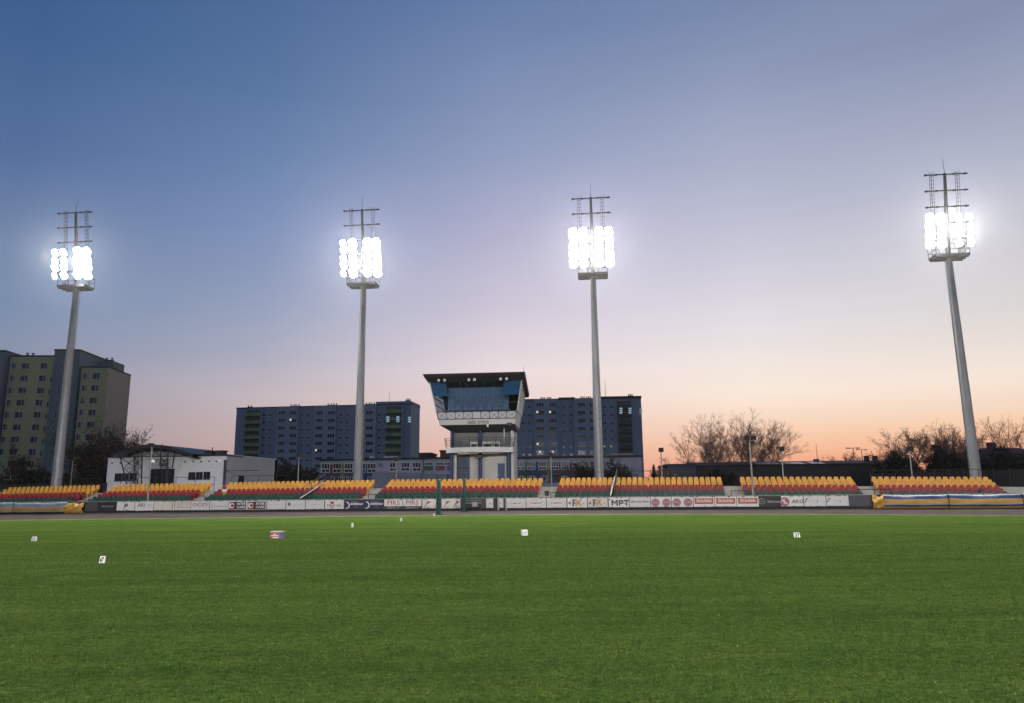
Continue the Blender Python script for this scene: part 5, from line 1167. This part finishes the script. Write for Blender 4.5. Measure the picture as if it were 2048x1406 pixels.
tree_at('slim bare tree right behind the rightmost mast', 1950, 862, 140, 53, spread=.5, forks=4, group=gC)
darkb = mat('dark_leaf_buds', (.022, .022, .014), .9, .3, 1)
gL = 'dark trees in front of the tall olive block'
for px, py, sd, lab, sp_ in ((166, 868, 61, 'dark dense tree left of the pale lamp pole, before the olive block', .6), (196, 850, 62, 'dark tree between the lamp pole and the gable of the olive block', .6), (226, 826, 63, 'tall dark tree against the gable end of the olive block', .5), (54, 880, 64, 'thin brownish tree left of the leftmost mast', .5), (244, 856, 66, 'thin dark tree at the right edge of the gable', .45)):
    tree_at(lab, px, py, 112, sd, spread=sp_, forks=5, group=gL, bud=.13, budm=darkb, levels=4, twigs=.95)
tree_at('small reddish bare tree peeking over the arched building', 266, 876, 125, 65, spread=.6, forks=4)
tree_at('dark bushy tree at the corner of the wide apartment block', 566, 920, 135, 71, spread=.7, forks=5, bud=.2, budm=darkb, trunk_h=.12)
tree_at('dark bare bush left of the third mast base, before the school', 1172, 918, 120, 72, spread=.7, forks=5, bud=.1, budm=darkb, trunk_h=.12)
tree_at('dark bare bush right of the third mast base, before the school', 1233, 913, 118, 73, spread=.7, forks=5, bud=.1, budm=darkb, trunk_h=.12)
tree_at('low bare shrub beside the dark conifer', 1318, 928, 120, 74, spread=.6, forks=4, trunk_h=.14)
tree_at('faint small bare tree on the horizon left of the shed', 1336, 912, 190, 75, spread=.5, forks=3)
for i, (px, py, sd) in enumerate([(1690, 903, 81), (1712, 905, 82), (1738, 906, 83)]):
    tree_at(['small distant bare tree left of the T shaped street lamp', 'small distant bare tree at the T shaped street lamp', 'small distant bare tree right of the T shaped street lamp'][i], px, py, 200, sd, spread=.65, forks=4, trunk_h=.12, group='small distant bare trees on the horizon')
def conifer(label, px, pt, Y, w, name='conifer', seed=1):
    p = P(px, pt, Y); h = p.z; t = thing(name, label, 'tree', (p.x, Y, 0)); b = MB(); b.tube((0, 0, 0), (0, 0, h), .14, .03, 6); b.build('trunk', bark, t)
    rr = random.Random(seed); b = MB(); n = 2200
    for _ in range(n):
        u = rr.random() ** .8; z = h * (.08 + .92 * (1 - u)); R_ = w * u * (.75 + .35 * math.sin(z * 5)) * rr.random() ** .5; a = rr.uniform(0, 6.283); c = Vector((R_ * math.cos(a), R_ * math.sin(a), z)); e1 = Vector((math.cos(a), math.sin(a), -.35)) * .22; e2 = Vector((-math.sin(a), math.cos(a), rr.uniform(-.3, .3))) * .10
        b.add([c - e1 * .3 - e2, c - e1 * .3 + e2, c + e1], [(0, 1, 2)])
    b.build('crown', mat('conifer_green', (.012, .02, .012), .9, .4, 2), t)
conifer('small dark conifer right of the blue grey apartment block', 1307, 929, 118, 1.5, seed=2)
conifer('narrow dark cypress before the sloping grey wing', 480, 950.5, 88, .42, 'cypress', 3); 
conifer('second narrow dark cypress, right of its twin', 485.5, 951.5, 88.4, .40, 'cypress', 4)
def hedge(label, pxl, pxr, Y, pytop, seed, dz=.8, n=5000, group='dark hedges and scrub behind the stand'):
    a, c = P(pxl, pytop, Y), P(pxr, pytop, Y); h = (a.z + c.z) / 2; L = c.x - a.x; t = thing('hedge', label, 'hedge', ((a.x + c.x) / 2, Y, 0), 0, group); rr = random.Random(seed)
    top = lambda x: h * (1 + .16 * math.sin(x * .9 + seed) + .10 * math.sin(x * 2.3 + 2 * seed) + .05 * math.sin(x * 5.1)) - .3
    b = MB(); rows = []
    for k in range(41):
        x = -L / 2 + L * k / 40; hh = top(x) * .9; rows.append([(x, -.9, 0), (x, -.8, hh * .7), (x, 0, hh), (x, .8, hh * .7), (x, .9, 0)])
    b.grid(rows); b.build('core', mat('hedge_core', (.010, .011, .008), .95), t)
    b = MB()
    for _ in range(n):
        x = rr.uniform(-L / 2, L / 2); u = rr.random(); y = -1.0 + rr.gauss(0, .12) if u < .6 else rr.uniform(-1, 1); z = rr.uniform(.2, top(x)) if u < .6 else top(x) + rr.gauss(0, .18)
        c_ = Vector((x, y, z)); e1 = Vector((rr.gauss(0, 1), rr.gauss(0, 1), rr.gauss(0, 1))).normalized() * rr.uniform(.08, .2); e2 = e1.orthogonal().normalized() * .09; b.add([c_ - e1, c_ + e2, c_ + e1, c_ - e2], [(0, 1, 2, 3)])
    b.build('foliage', mat('hedge_leaf', (.022, .022, .015), .9, .45, 2), t)
hedge('dark scrub under the bare trees, right of the shed window', 1392, 1470, 116, 950, 1)
hedge('dark scrub behind the rightmost seats, left part', 1750, 1850, 112, 922, 2)
hedge('dark scrub between the thicket and the rightmost mast', 1850, 1950, 112, 912, 3)
hedge('dark tall scrub right of the rightmost mast', 1960, 2120, 108, 912, 4)
hedge('dark scrub below the olive block, left of the mast', -60, 100, 100, 950, 5, n=4000)
hedge('dark scrub between the leftmost mast and the white building', 108, 214, 100, 945, 6, n=4000)
hedge('dark low scrub at the foot of the wide apartment block', 548, 640, 118, 945, 7, n=3000)
hedge('dark low scrub before the school, right of the tower', 1150, 1262, 116, 945, 8, n=3000)
# ------------------------------------------------------------------ thin haze added for the glow round the lamps (one closed box)
hb = MB(); hb.box(-1800, 1800, -700, 1800, -1.2, 41.0)
hm = bpy.data.materials.new('glow_haze'); hm.use_nodes = True; ht = hm.node_tree; ht.nodes.clear()
ho = N(ht, 'ShaderNodeOutputMaterial'); hv = N(ht, 'ShaderNodeVolumePrincipled'); hv.inputs['Color'].default_value = (.93, .93, .95, 1); hv.inputs['Density'].default_value = HAZE; hv.inputs['Anisotropy'].default_value = .92
ht.links.new(hv.outputs[0], ho.inputs['Volume'])
hz_ = hb.build('haze', hm); hz_['kind'] = 'stuff'; tag(hz_, 'thin even haze added for the glow round the lamps', 'haze')
